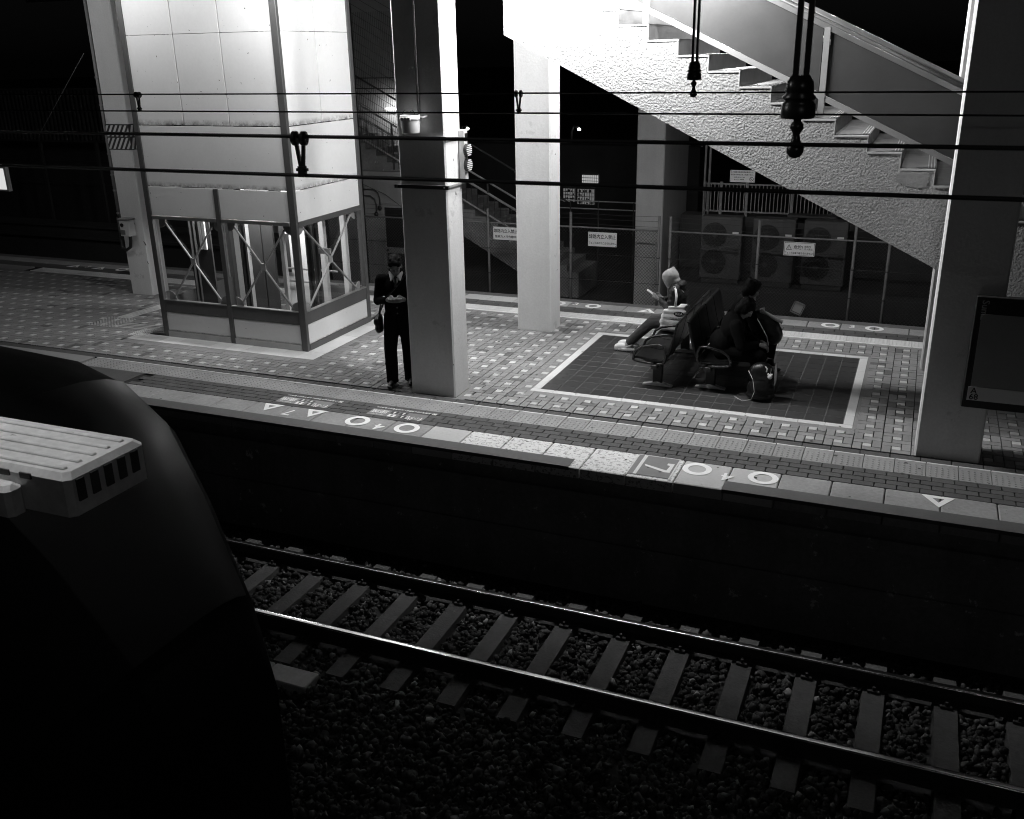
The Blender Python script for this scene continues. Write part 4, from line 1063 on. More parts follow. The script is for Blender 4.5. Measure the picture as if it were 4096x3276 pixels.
# building behind the rear stair, with a door, pipes, and a lit wall lamp
bd = thing('service_building', 'plastered service building with a framed door behind the man', 'building', (-13, 24, -1.6))
M_PLS = mat('plaster_wall', 0.26, 0.85, 0.15, 0.9, 0.08, 30, streak=0.12)
MB().box(-19.0, -12.25, 23.6, 25.0, -1.62, 7.0).build('wall', M_PLS, bd)
an = thing('annex', 'plastered annex wall with a part-glazed door under the rear stair', 'building', (-12.6, 21.4, -1.6))
MB().box(-14.2, -11.2, 21.46, 21.68, -1.62, 1.30).build('wall', M_PLS, an)
dr = MB(); dr.box(-12.56, -12.47, 21.40, 21.458, -1.6, 0.52); dr.box(-11.70, -11.61, 21.40, 21.458, -1.6, 0.52); dr.box(-12.47, -11.70, 21.40, 21.458, 0.43, 0.52); dr.box(-12.47, -11.70, 21.415, 21.458, -0.72, -0.58)
d_ = dr.build('door_frame', M_GREY, an)
for z0, z1 in ((-0.575, 0.425), (-1.55, -0.725)): MB().box(-12.465, -11.705, 21.43, 21.455, z0, z1).build('door_panel', M_BLACK, d_)
b = MB(); b.tube([(-12.42, 21.40, -0.65), (-12.42, 21.36, -0.65)], 0.03, 10); b.build('handle', M_DARKM, d_)
for dx, dz in ((0, 0), (0.11, 0.16)):
    b = MB(); b.tube([(-13.6, 21.42, 0.70 + dz), (-12.85 + dx, 21.42, 0.70 + dz), (-12.74 + dx, 21.42, 0.62 + dz), (-12.70 + dx, 21.42, 0.48 + dz), (-12.70 + dx, 21.42, 0.32 + dz)], 0.017, 8); p_ = b.build('bent_pipe', M_DARKM, an, True)
    MB().ell((-12.70 + dx, 21.40, 0.25 + dz), (0.06, 0.05, 0.065)).build('bulb_guard', M_BLACK, p_, True)
b = MB(); b.tube([(-13.2, 21.40, 1.05), (-12.4, 21.40, 0.75), (-11.9, 21.40, 0.42), (-11.5, 21.40, 0.35)], 0.006, 5); b.build('cable', M_BLACK, an)
t = thing('wall_lamp', 'small lit tube lamp on the building wall right of the lift', 'lamp', (-13.2, 23.4, 2.6))
MB().box(-13.45, -12.6, 23.46, 23.598, 2.66, 2.72).build('housing', M_PLAST, t); b = MB(); b.tube([(-13.4, 23.44, 2.64), (-12.65, 23.44, 2.64)], 0.018, 8); b.build('tube', emis('wall_lamp_glow', 1.2), t)
ld = bpy.data.lights.new('lamp_light', 'AREA'); ld.shape = 'RECTANGLE'; ld.size = 0.75; ld.size_y = 0.05; ld.energy = 15
lo = bpy.data.objects.new('lamp_light', ld); C.objects.link(lo); lo.parent = t; lo.matrix_parent_inverse = Matrix.Translation(t.location).inverted(); lo.location = (-13.0, 23.2, 2.75); lo.rotation_euler = (math.radians(60), 0, 0)
# far building with barred lit window and lit shelving
fb = thing('far_building', 'distant dark building with a barred lit window and lit shelves', 'building', (-10, 31, -1.6))
MB().box(-16, -6.4, 30.3, 32, -1.62, 1.2).build('wall', M_DUSK, fb)
GLW = emis('window_glow', 0.42); GLD = emis('shelf_glow', 0.13)
def litwin(x0, x1, z0, z1, m, nv, nh):
    o = MB().box(x0, x1, 30.27, 30.295, z0, z1).build('lit_window', m, fb)
    b = MB()
    for i in range(nv + 1): xq = x0 + (x1 - x0) * i / nv; b.box(xq - 0.006, xq + 0.006, 30.24, 30.26, z0 - .01, z1 + .01)
    for j in range(nh + 1): zq = z0 + (z1 - z0) * j / nh; b.box(x0 - .01, x1 + .01, 30.23, 30.239, zq - 0.008, zq + 0.008)
    b.build('window_bars', M_BLACK, o); return o
litwin(-10.20, -9.64, 0.0, 0.29, GLW, 8, 3)
o1 = litwin(-10.35, -9.77, -0.66, -0.16, GLD, 7, 4); o2 = litwin(-10.84, -10.44, -0.60, -0.16, GLD, 5, 4)
for o_, xa, xb in ((o1, -10.33, -9.79), (o2, -10.82, -10.46)):
    for q in range(26):
        xq = random.uniform(xa, xb - 0.04); zq = (-0.64, -0.52, -0.39, -0.27)[q % 4]
        MB().box(xq, xq + random.uniform(0.02, 0.05), 30.245, 30.262, zq, zq + random.uniform(0.03, 0.09)).build('stocked_item', M_BLACK, o_)
t = thing('guard_rail', 'thin pale guard rail in front of the distant lit shelves', 'railing', (-7.6, 24, -1))
for z in (0.395, 0.2):
    b = MB(); b.tube([(-9.6, 24, z), (-5.8, 24, z)], 0.016, 6); b.build('rail', M_GALV, t)
for x in (-9.4, -8.4, -7.64, -6.7):
    b = MB(); b.tube([(x, 24, -1.6), (x, 24, 0.40)], 0.02, 6); b.build('post', M_DARKM, t)
def street_lamp(label, x, y, z):
    t = thing('street_lamp', label, 'street lamp', (x, y, -1.6), 'distant street lamps')
    b = MB(); b.tube([(x - 0.35, y, -1.6), (x - 0.35, y, z - 0.1), (x - 0.25, y, z + 0.12), (x - 0.05, y, z + 0.1)], 0.05, 8); b.build('pole', M_DARKM, t)
    MB().ell((x, y, z), (0.07, 0.07, 0.06)).build('bulb', emis('street_glow', 9.0), t, True)
street_lamp('distant lit street lamp just right of the near column', -18.81, 40, 0.92); street_lamp('distant lit street lamp between the back column and the pier', -13.62, 40, 0.945)

# left background: slatted screen, retaining wall with ledges, guy wire
t = thing('slat_screen', 'dark screen of upright slats at the far left', 'screen', (-23, 22, 1.8))
for k in range(34):
    x = -26.0 + 0.155 * k
    MB().box(x - 0.018, x + 0.018, 21.97, 22.03, 1.86, 3.25).build('slat', M_DARKM, t)
MB().box(-26.2, -20.7, 22.04, 22.1, 1.80, 1.86).build('bottom_rail', M_DARKM, t); MB().box(-26.2, -20.7, 22.04, 22.1, 3.25, 3.31).build('top_rail', M_DARKM, t)
for x in (-24.6, -22.4): MB().box(x - .04, x + .04, 22.1, 22.18, -1.6, 3.3).build('post', M_DARKM, t)
t = thing('ledged_wall', 'dark ledged wall beyond the far left platform edge', 'wall', (-25, 19.3, -1.6))
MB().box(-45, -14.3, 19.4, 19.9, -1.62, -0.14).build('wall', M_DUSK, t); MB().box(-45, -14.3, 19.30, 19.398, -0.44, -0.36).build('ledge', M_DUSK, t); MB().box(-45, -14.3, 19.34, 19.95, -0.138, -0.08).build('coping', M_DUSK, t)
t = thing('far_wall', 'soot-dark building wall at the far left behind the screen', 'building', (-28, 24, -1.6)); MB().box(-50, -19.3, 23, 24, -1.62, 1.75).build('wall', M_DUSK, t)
for z in (0.4, 1.1): MB().box(-50, -19.3, 22.94, 22.998, z, z + 0.05).build('ledge', M_DUSK, t)
b = MB(); b.tube([(-13.3, 13.2, 4.15), (-17.2, 15.5, 2.6)], 0.006, 5); tag(b.build('guy_wire', M_GALV), 'thin slanting guy wire at the upper left', 'wire')
t = thing('light_box_sign', 'lit box sign cut by the left picture edge', 'sign', (-19.6, 15.9, 1.6))
MB().box(-19.9, -18.86, 15.9, 16.0, 1.32, 1.86, 0, 0.01).build('case', M_GREY, t); MB().box(-19.86, -18.92, 15.893, 15.899, 1.36, 1.82).build('face', emis('sign_glow', 0.7), t)
t = thing('signal_box', 'small post-mounted box left of the striped column', 'box', (-14.9, 15.7, -1)); MB().box(-15.02, -14.85, 15.65, 15.78, 1.0, 1.3, 0, 0.01).build('case', M_GREY, t); b = MB(); b.tube([(-14.9, 15.72, -1.6), (-14.9, 15.72, 1.0)], 0.03, 8); b.build('post', M_DARKM, t)
MB().ell((-14.82, 15.66, 1.12), (0.02, 0.02, 0.02), 8, 6).build('indicator', emis('indicator_glow', 2.0), t)
# litter along the fence foot
t = thing('litter_crate', 'tipped translucent crate lying at the foot of the fence', 'crate', (-2.05, 19.95, -1.4))
cc_ = Vector((-2.05, 19.9, -0.98)); a1 = Vector((0.93, 0, -0.36)); a2 = Vector((0.36, 0, 0.93))
b = MB()
for s in (-1, 1):
    b.bar(cc_ + a2 * (0.11 * s) - a1 * 0.12, cc_ + a2 * (0.11 * s) + a1 * 0.12, 0.02, 0.02, (0, 1, 0)); b.bar(cc_ + a1 * (0.11 * s) - a2 * 0.12, cc_ + a1 * (0.11 * s) + a2 * 0.12, 0.02, 0.02, (0, 1, 0))
b.build('rim', M_GALVP, t); MB().obox(cc_ + Vector((0, .1, 0)), a1, (0, 1, 0), a2, 0.09, 0.08, 0.09).build('tub', M_GREY, t)
for x, z, lab in ((-2.75, -1.05, 'crumpled pale bag at the foot of the fence post'), (-1.46, -1.22, 'scrap of paper lying left of the rightmost fence posts'), (-1.2, -1.2, 'folded card lying by the fence foot')):
    b = MB(); n = 9
    ring1 = [(x + 0.09 * math.cos(2 * PI * i / n) * random.uniform(.6, 1.2), 19.9 + 0.06 * math.sin(2 * PI * i / n), z - 0.12 + random.uniform(0, 0.04)) for i in range(n)]
    ring2 = [(x + 0.05 * math.cos(2 * PI * i / n) * random.uniform(.6, 1.3), 19.9 + 0.04 * math.sin(2 * PI * i / n), z + random.uniform(-0.02, 0.05)) for i in range(n)]
    b.add(ring1 + ring2 + [(x, 19.9, z + 0.02)], [(i, (i + 1) % n, n + (i + 1) % n, n + i) for i in range(n)] + [(n + i, n + (i + 1) % n, 2 * n) for i in range(n)] + [tuple(range(n - 1, -1, -1))])
    tag(b.build('litter', M_GALVP), lab, 'litter')

# ================================================================ BENCHES
M_FOOT = mat('cast_bench_foot', 0.75, 0.6, 0.25, 8, 0.2, 40)
def soft(p, n=2):
    p = [Vector(v) for v in p]
    for _ in range(n):
        o = [p[0]]
        for a, b in zip(p[:-1], p[1:]): o += [a * 0.75 + b * 0.25, a * 0.25 + b * 0.75]
        p = o + [p[-1]]
    return p
def bench(label, sgn, xb, y0, n=5):
    """row of seats along y; sgn -1 faces left, +1 faces right; xb = foot of the backrest"""
    t = thing('platform_bench', label, 'bench', (xb, y0 + n * 0.24, 0), 'back-to-back platform benches')
    P = 0.48
    X = lambda d: xb + sgn * d            # d metres forward of the backrest foot
    b = MB(); b.box(min(X(0.12), X(0.20)), max(X(0.12), X(0.20)), y0 - 0.02, y0 + n * P + 0.02, 0.29, 0.345, 0, 0.006); b.build('beam', M_BLACK, t)
    for yy in (y0 + 0.22, y0 + 1.76):
        b = MB(); b.box(min(X(0.10), X(0.22)), max(X(0.10), X(0.22)), yy - 0.035, yy + 0.035, 0.05, 0.29, 0, 0.006); b.build('leg', M_BLACK, t)
        pr = []
        for i in range(13):
            u = -0.19 + 0.38 * i / 12; pr.append((X(0.16 + u), 0.028 + 0.034 * math.exp(-(u / 0.09) ** 2) - 0.012 * (abs(u) / 0.19) ** 2))
        poly = pr + [(X(0.35), 0.001), (X(0.27), 0.006), (X(0.05), 0.006), (X(-0.03), 0.001)]
        b = MB(); b.prism(poly, 'y', yy - 0.038, yy + 0.038); b.build('foot', M_FOOT, t)
        b = MB(); b.prism([(X(0.02), 0.36), (X(0.42), 0.37), (X(0.24), 0.27), (X(0.10), 0.27)], 'y', yy - 0.02, yy + 0.02); b.build('gusset', M_BLACK, t)
    for k in range(n):
        ya, yb = y0 + k * P + 0.012, y0 + (k + 1) * P - 0.012
        prof = [(0.02, 0.425), (0.08, 0.400), (0.22, 0.402), (0.36, 0.425), (0.405, 0.428), (0.43, 0.412), (0.435, 0.385)]
        top = [(X(d), z) for d, z in prof]; bot = [(X(d), z - 0.022) for d, z in reversed(prof)]
        s = MB().prism(top + bot, 'y', ya, yb).build('seat', M_SEAT, t, False, 0.006)
        prof = [(0.03, 0.445), (0.0, 0.50), (-0.045, 0.66), (-0.075, 0.80), (-0.095, 0.885), (-0.11, 0.895)]
        f = [(X(d), z) for d, z in prof]; r = [(X(d - 0.028), z - 0.004) for d, z in reversed(prof)]
        MB().prism(f + r, 'y', ya, yb).build('backrest', M_SEAT, t, False, 0.006)
    for yy in [y0 + k * P for k in range(n + 1)]:
        b = MB(); b.tube(soft([(X(0.13), yy, 0.352), (X(0.02), yy, 0.37), (X(0.025), yy, 0.585), (X(0.13), yy, 0.605), (X(0.385), yy, 0.545), (X(0.44), yy, 0.40), (X(0.40), yy, 0.372), (X(0.16), yy, 0.352)], 1), 0.017, 8); b.build('armrest', M_GLOSSB, t, True)
    return t
M_SEAT = mat('black_seat_shell', 0.010, 0.42, 0.1, 3, 0.08, 40, spec=0.3)
M_GLOSSB = mat('gloss_black_tube', 0.012, 0.22, 0.1, 3, 0.05, 40, spec=0.6)
bench('black shell bench row facing left, hooded person on it', -1, -2.665, 11.24, 4)
bench('black shell bench row facing right, dark-clothed students on it', 1, -2.335, 11.36, 4)

# ================================================================ PEOPLE
def blob(name, prims, m, parent=None, vox=0.012, smooth=6, local=None):
    """one continuous surface grown from tapered limbs and ellipsoids"""
    b = MB()
    for p in prims:
        if p[0] == 'c':
            _, a, c, ra, rb = p; a, c = Vector(a), Vector(c)
            b.tube([a + (c - a) * (i / 4) for i in range(5)], [ra + (rb - ra) * i / 4 for i in range(5)], 12)
            b.ell(a, (ra, ra, ra), 12, 8); b.ell(c, (rb, rb, rb), 12, 8)
        else:
            q = MB(); q.ell((0, 0, 0), p[2], 16, 12)
            R = Matrix.Rotation(p[3][0], 4, 'X') @ Matrix.Rotation(p[3][1], 4, 'Y') @ Matrix.Rotation(p[3][2], 4, 'Z') if len(p) > 3 else Matrix.Identity(4)
            b.add([tuple(R @ Vector(v) + Vector(p[1])) for v in q.v], q.f)
    me = b.mesh('tmp', m)
    o = bpy.data.objects.new('tmp', me); C.objects.link(o)
    r = o.modifiers.new('r', 'REMESH'); r.mode = 'VOXEL'; r.voxel_size = vox
    if smooth: s = o.modifiers.new('s', 'SMOOTH'); s.iterations = smooth; s.factor = 0.5
    dg = bpy.context.evaluated_depsgraph_get()
    out = bpy.data.meshes.new_from_object(o.evaluated_get(dg)); bpy.data.objects.remove(o); bpy.data.meshes.remove(me)
    out.materials.clear(); out.materials.append(m)
    out.polygons.foreach_set('use_smooth', [True] * len(out.polygons))
    ob = bpy.data.objects.new(name, out); C.objects.link(ob)
    if parent is not None: ob.parent = parent
    return ob
def child(mb, name, m, parent, smooth=False):
    o = bpy.data.objects.new(name, mb.mesh(name, m, smooth)); C.objects.link(o); o.parent = parent; return o
M_SKIN = mat('skin', 0.20, 0.55, 0.05, 8, 0.04, 60, coords='obj')
M_HAIR = mat('black_hair', 0.004, 0.6, 0.2, 20, 0.2, 120, spec=0.12, bump=0.6, bscale=160, coords='obj')
M_SUIT = mat('black_suit_cloth', 0.006, 0.9, spec=0.08, var=0.15, scale=5, fine=0.1, fscale=90, bump=0.4, bscale=14, coords='obj')
M_SHIRT = mat('white_shirt', 0.78, 0.7, 0.03, 6, 0.03, 60, coords='obj')
M_TIE = mat('dark_tie', 0.05, 0.6, 0.1, 20, 0.1, 60, coords='obj')
M_LEATH = mat('black_leather', 0.006, 0.34, 0.15, 8, 0.1, 60, coords='obj')
M_HOOD = mat('pale_hoodie', 0.42, 0.85, 0.08, 6, 0.08, 90, bump=0.3, bscale=30, coords='obj')
M_JKT = mat('dark_padded_jacket', 0.020, 0.6, 0.15, 5, 0.1, 60, bump=0.8, bscale=16, coords='obj', bdist=0.03)
M_TROU = mat('worn_grey_trousers', 0.065, 0.85, 0.25, 5, 0.15, 50, bump=0.6, bscale=18, coords='obj', bdist=0.02)
M_TOTE = mat('white_canvas', 0.80, 0.8, 0.05, 6, 0.05, 60, bump=0.5, bscale=12, coords='obj', bdist=0.03)
M_CROC = mat('white_foam_clog', 0.80, 0.6, 0.04, 6, 0.03, 60, coords='obj')
M_PHONE = mat('pale_phone_case', 0.55, 0.35, 0.03, 6, 0.02, 60, coords='obj')
M_SOCK = mat('pale_sock', 0.5, 0.8, 0.03, 6, 0.02, 60, coords='obj')

def hand(palm, fwd_, side, curl, s=1.0, thumb=1):
    """palm centre, finger direction, side axis (towards the thumb), downward curl axis -> capsule list with five fingers"""
    palm, f, s_, c = Vector(palm), Vector(fwd_).normalized(), Vector(side).normalized(), Vector(curl).normalized()
    pr = [('c', palm - f * 0.035 * s, palm + f * 0.03 * s, 0.026 * s, 0.028 * s), ('c', palm + s_ * 0.018 * s - f * .02 * s, palm + s_ * 0.02 * s + f * 0.03 * s, 0.018 * s, 0.017 * s), ('c', palm - s_ * 0.02 * s - f * .02 * s, palm - s_ * 0.02 * s + f * 0.03 * s, 0.018 * s, 0.016 * s)]
    for i, (o, L) in enumerate(((0.030, 0.9), (0.010, 1.0), (-0.011, 0.94), (-0.030, 0.76))):
        b0 = palm + s_ * o * s + f * 0.035 * s; k1 = b0 + (f * 0.034 + c * 0.012) * L * s; k2 = k1 + (f * 0.016 + c * 0.024) * L * s; k3 = k2 + (c * 0.020 - f * 0.010) * L * s
        pr += [('c', b0, k1, 0.0095 * s, 0.009 * s), ('c', k1, k2, 0.009 * s, 0.008 * s), ('c', k2, k3, 0.008 * s, 0.007 * s)]
    t0 = palm + s_ * 0.030 * s - f * 0.015 * s; t1 = t0 + (s_ * 0.022 + f * 0.026 + c * 0.004) * s; t2 = t1 + (f * 0.028 - s_ * 0.006 + c * 0.008) * s
    pr += [('c', t0, t1, 0.012 * s, 0.010 * s), ('c', t1, t2, 0.010 * s, 0.008 * s)]
    return pr
def head(c, fw, tilt=0.0):
    """skull, jaw, nose, ears, brow around c; fw = facing (unit, local -y leaning down by tilt)"""
    R = Matrix.Rotation(tilt, 4, 'X')
    def q(v): return Vector(c) + (R @ Vector(v))
    pr = [('e', q((0, 0.008, 0.025)), (0.076, 0.094, 0.096), (tilt, 0, 0)), ('e', q((0, -0.030, -0.045)), (0.056, 0.062, 0.070), (tilt, 0, 0)), ('e', q((0, -0.055, -0.085)), (0.030, 0.028, 0.028), (tilt, 0, 0)),
          ('c', q((0, -0.088, 0.008)), q((0, -0.104, -0.030)), 0.010, 0.014), ('c', q((-0.045, -0.075, 0.022)), q((0.045, -0.075, 0.022)), 0.016, 0.016),
          ('c', q((-0.022, -0.086, -0.062)), q((0.022, -0.086, -0.062)), 0.009, 0.009), ('e', q((-0.040, -0.066, -0.020)), (0.024, 0.020, 0.022)), ('e', q((0.040, -0.066, -0.020)), (0.024, 0.020, 0.022))]
    for s in (-1, 1): pr += [('e', q((s * 0.078, 0.012, -0.012)), (0.012, 0.022, 0.034), (tilt, 0, 0))]
    return pr, q

# ---- standing man in a dark suit, head bowed over a phone
pm = bpy.data.objects.new('person', None)
HD, q = head((0.0, -0.075, 1.575), None, 0.42)
sh, el, wr = 0.195, 1.13, 1.19
arms = []
for s in (-1, 1):
    arms += [('c', (s * sh, 0.0, 1.40), (s * 0.245, 0.02, 1.13), 0.050, 0.040), ('c', (s * 0.245, 0.02, 1.13), (s * 0.095, -0.235, 1.185), 0.038, 0.026)]
body = HD + arms + [('c', (0, 0.0, 1.44), (0, -0.055, 1.52), 0.055, 0.052), ('e', (0, 0.0, 1.27), (0.165, 0.10, 0.20)), ('e', (0, 0.0, 1.0), (0.15, 0.10, 0.17))]
FO = {-1: (-0.125, -0.035), 1: (0.10, 0.05)}
for s in (-1, 1):
    body += hand((s * 0.072, -0.275, 1.20), (-s * 0.55, -0.75, 0.05), (-s * 0.2, 0.1, 1.0), (-s * 0.9, 0.3, -0.1))
    fx_, fy_ = FO[s]
    body += [('c', (s * 0.085, 0, 0.93), (fx_, fy_ * 0.6 - 0.02, 0.50), 0.080, 0.052), ('c', (fx_, fy_ * 0.6 - 0.02, 0.50), (fx_, fy_ + 0.02, 0.09), 0.052, 0.035), ('c', (fx_, fy_ + 0.02, 0.07), (fx_ + s * 0.02, fy_ - 0.12, 0.045), 0.034, 0.03)]
man = blob('person', body, M_SKIN, None, 0.0075, 3)
tag(man, 'man in a dark suit looking down at a phone beside the near column', 'person')
man.location = (-5.945, 10.40, 0); man.rotation_euler = (0, 0, math.radians(24))
jk = [('e', (0, 0.005, 1.28), (0.19, 0.125, 0.19)), ('e', (0, 0.0, 1.05), (0.175, 0.125, 0.22)), ('c', (-0.17, 0.005, 1.405), (0.17, 0.005, 1.405), 0.062, 0.062), ('c', (0, 0.01, 1.43), (0, 0.0, 1.45), 0.075, 0.07),
      ('c', (-0.07, 0, 0.90), (-0.075, 0, 0.80), 0.115, 0.108), ('c', (0.07, 0, 0.90), (0.075, 0, 0.80), 0.115, 0.108)]
for s in (-1, 1): jk += [('c', (s * 0.20, 0.0, 1.40), (s * 0.255, 0.02, 1.12), 0.068, 0.058), ('c', (s * 0.255, 0.02, 1.12), (s * 0.125, -0.19, 1.172), 0.056, 0.044)]
blob('suit_jacket', jk, M_SUIT, man, 0.011, 5)
tz = []
for s in (-1, 1):
    fx_, fy_ = FO[s]
    tz += [('c', (s * 0.085, 0, 0.92), (fx_, fy_ * 0.6 - 0.02, 0.50), 0.106, 0.086), ('c', (fx_, fy_ * 0.6 - 0.02, 0.50), (fx_, fy_ + 0.02, 0.085), 0.085, 0.078), ('e', (fx_, fy_ + 0.012, 0.06), (0.082, 0.09, 0.03)), ('e', (fx_, fy_ * .8, 0.30), (0.088, 0.09, 0.03))]
blob('trousers', tz, M_SUIT, man, 0.011, 4)
for s in (-1, 1):
    fx_, fy_ = FO[s]
    blob('shoe', [('e', (fx_, fy_ + 0.035, 0.045), (0.042, 0.055, 0.045)), ('e', (fx_ + s * 0.015, fy_ - 0.07, 0.038), (0.046, 0.10, 0.036)), ('e', (fx_ + s * 0.02, fy_ - 0.14, 0.03), (0.042, 0.05, 0.027))], M_LEATH, man, 0.008, 4)
hr = [('e', q((0, 0.022, 0.045)), (0.088, 0.100, 0.092), (0.42, 0, 0)), ('e', q((0, 0.055, -0.015)), (0.080, 0.062, 0.075), (0.42, 0, 0)), ('e', q((0, -0.055, 0.085)), (0.070, 0.045, 0.035), (0.3, 0, 0)), ('e', q((-0.05, -0.04, 0.06)), (0.035, 0.05, 0.04)), ('e', q((0.05, -0.04, 0.06)), (0.035, 0.05, 0.04))]
for i in range(26):
    a = random.uniform(0, 2 * PI); hr.append(('e', q((0.062 * math.cos(a), 0.02 + 0.075 * math.sin(a), 0.07 + random.uniform(0, 0.05))), (0.022, 0.03, 0.018)))
blob('hair', hr, M_HAIR, man, 0.008, 2)
for s in (-1, 1):
    b = MB(); b.add([(s * 0.012, -0.112, 1.452), (s * 0.075, -0.045, 1.505), (s * 0.082, -0.02, 1.475), (s * 0.052, -0.118, 1.395)], [(0, 1, 2, 3)] if s > 0 else [(3, 2, 1, 0)]); o = child(b, 'shirt_collar', M_SHIRT, man); m_ = o.modifiers.new('t', 'SOLIDIFY'); m_.thickness = 0.012
b = MB(); b.add([(-0.045, -0.119, 1.43), (0.045, -0.119, 1.43), (0.0, -0.135, 1.33)], [(0, 2, 1)]); o = child(b, 'shirt_front', M_SHIRT, man); m_ = o.modifiers.new('t', 'SOLIDIFY'); m_.thickness = 0.01
b = MB(); b.prism([(-0.016, 1.445), (0.016, 1.445), (0.011, 1.415), (0.02, 1.33), (-0.02, 1.33), (-0.011, 1.415)], 'y', -0.150, -0.136); child(b, 'necktie', M_TIE, man)
for z in (0.985, 1.06): child(MB().ell((0.0, -0.129, z), (0.011, 0.006, 0.011), 10, 6), 'button', M_GREY, man)
t = thing('smartphone', 'pale smartphone held sideways in both hands by the man in the suit', 'phone', (-5.945, 10.40, 1.2)); t.rotation_euler = (0, 0, math.radians(24))
b = MB(); b.obox((0, -0.315, 0.018), (1, 0, 0), (0, -0.97, 0.23), (0, 0.23, 0.97), 0.082, 0.038, 0.006); child(b, 'case', M_PHONE, t); b = MB(); b.obox((0, -0.3135, 0.0245), (1, 0, 0), (0, -0.97, 0.23), (0, 0.23, 0.97), 0.074, 0.034, 0.0012); child(b, 'screen', M_BLACK, t)
t = thing('shoulder_bag', 'black shoulder bag hanging at the right hip of the man in the suit', 'bag', (-5.945, 10.40, 0)); t.rotation_euler = (0, 0, math.radians(24))
blob('pouch', [('e', (-0.255, 0.03, 0.84), (0.055, 0.15, 0.115)), ('e', (-0.255, 0.03, 0.77), (0.06, 0.15, 0.07)), ('e', (-0.27, -0.04, 0.86), (0.05, 0.07, 0.06))], M_LEATH, t, 0.012, 3)
b = MB(); b.tube([(-0.25, 0.03, 0.94), (-0.20, -0.10, 1.12), (-0.02, -0.137, 1.30), (0.12, -0.05, 1.45), (0.14, 0.04, 1.46), (0.0, 0.135, 1.30), (-0.2, 0.11, 1.05), (-0.25, 0.04, 0.94)], 0.012, 6); child(b, 'strap', M_LEATH, t)

# ---- hooded person seated on the left-facing bench
HD, q = head((0.0, -0.18, 1.085), None, 0.45)
body = HD + [('c', (0, -0.10, 0.95), (0, -0.15, 1.03), 0.052, 0.05), ('e', (0, -0.075, 0.80), (0.15, 0.10, 0.18)), ('e', (0, -0.01, 0.56), (0.155, 0.115, 0.13))]
WR = {1: (0.10, -0.315, 0.79), -1: (-0.06, -0.30, 0.77)}
for s in (-1, 1):
    w_ = WR[s]
    body += [('c', (s * 0.175, -0.085, 0.93), (s * 0.215, -0.115, 0.68), 0.048, 0.038), ('c', (s * 0.215, -0.115, 0.68), w_, 0.036, 0.025), ('c', (s * 0.085, 0.0, 0.50), (s * 0.10, -0.42, 0.44), 0.082, 0.055), ('c', (s * 0.10, -0.42, 0.44), (s * 0.085, -0.72, 0.12), 0.052, 0.034), ('c', (s * 0.085, -0.72, 0.10), (s * 0.085, -0.82, 0.06), 0.035, 0.03)]
    body += hand((w_[0] - s * 0.008, w_[1] - 0.05, w_[2] + 0.015), (-s * 0.25, -0.9, 0.25), (0, -0.1, 1.0), (-s * 0.8, 0.1, 0.3))
hp = blob('person', body, M_SKIN, None, 0.0075, 3)
tag(hp, 'seated person in a pale hood and dark jacket looking at a phone', 'person')
hp.location = (-2.86, 12.89, 0); hp.rotation_euler = (0, 0, math.radians(-90))
blob('hood', [('e', (0, -0.185, 1.095), (0.106, 0.118, 0.112), (0.3, 0, 0)), ('c', (0, -0.17, 1.14), (0, -0.155, 1.215), 0.080, 0.026), ('e', (0, -0.275, 1.095), (0.066, 0.034, 0.062)), ('c', (0, -0.19, 1.05), (0, -0.18, 1.0), 0.098, 0.078), ('e', (0, -0.11, 1.045), (0.09, 0.06, 0.06))], M_HOOD, hp, 0.009, 6)
jk = [('e', (0, -0.075, 0.82), (0.185, 0.130, 0.185)), ('e', (0, -0.03, 0.60), (0.185, 0.15, 0.17)), ('c', (-0.15, -0.085, 0.935), (0.15, -0.085, 0.935), 0.064, 0.064), ('e', (0, -0.08, 0.975), (0.135, 0.11, 0.065)), ('e', (0, -0.03, 1.0), (0.11, 0.07, 0.06)), ('e', (0, -0.13, 0.95), (0.095, 0.08, 0.06)), ('c', (0.085, -0.02, 0.52), (0.095, -0.20, 0.49), 0.115, 0.10), ('c', (-0.085, -0.02, 0.52), (-0.095, -0.20, 0.49), 0.115, 0.10)]
for s in (-1, 1):
    w_ = WR[s]; jk += [('c', (s * 0.185, -0.085, 0.93), (s * 0.22, -0.115, 0.675), 0.072, 0.064), ('c', (s * 0.22, -0.115, 0.675), (w_[0], w_[1] + 0.03, w_[2] - 0.01), 0.062, 0.044)]
    for f in (0.2, 0.5, 0.8): jk.append(('e', (s * (0.185 + 0.035 * f), -0.085 - 0.03 * f, 0.93 - 0.255 * f), (0.080, 0.080, 0.022)))
blob('jacket', jk, M_JKT, hp, 0.011, 3)
tz = []
for s in (-1, 1): tz += [('c', (s * 0.085, 0.0, 0.50), (s * 0.10, -0.42, 0.44), 0.098, 0.082), ('c', (s * 0.10, -0.42, 0.44), (s * 0.085, -0.715, 0.145), 0.080, 0.066)]
blob('trousers', tz, M_TROU, hp, 0.011, 4)
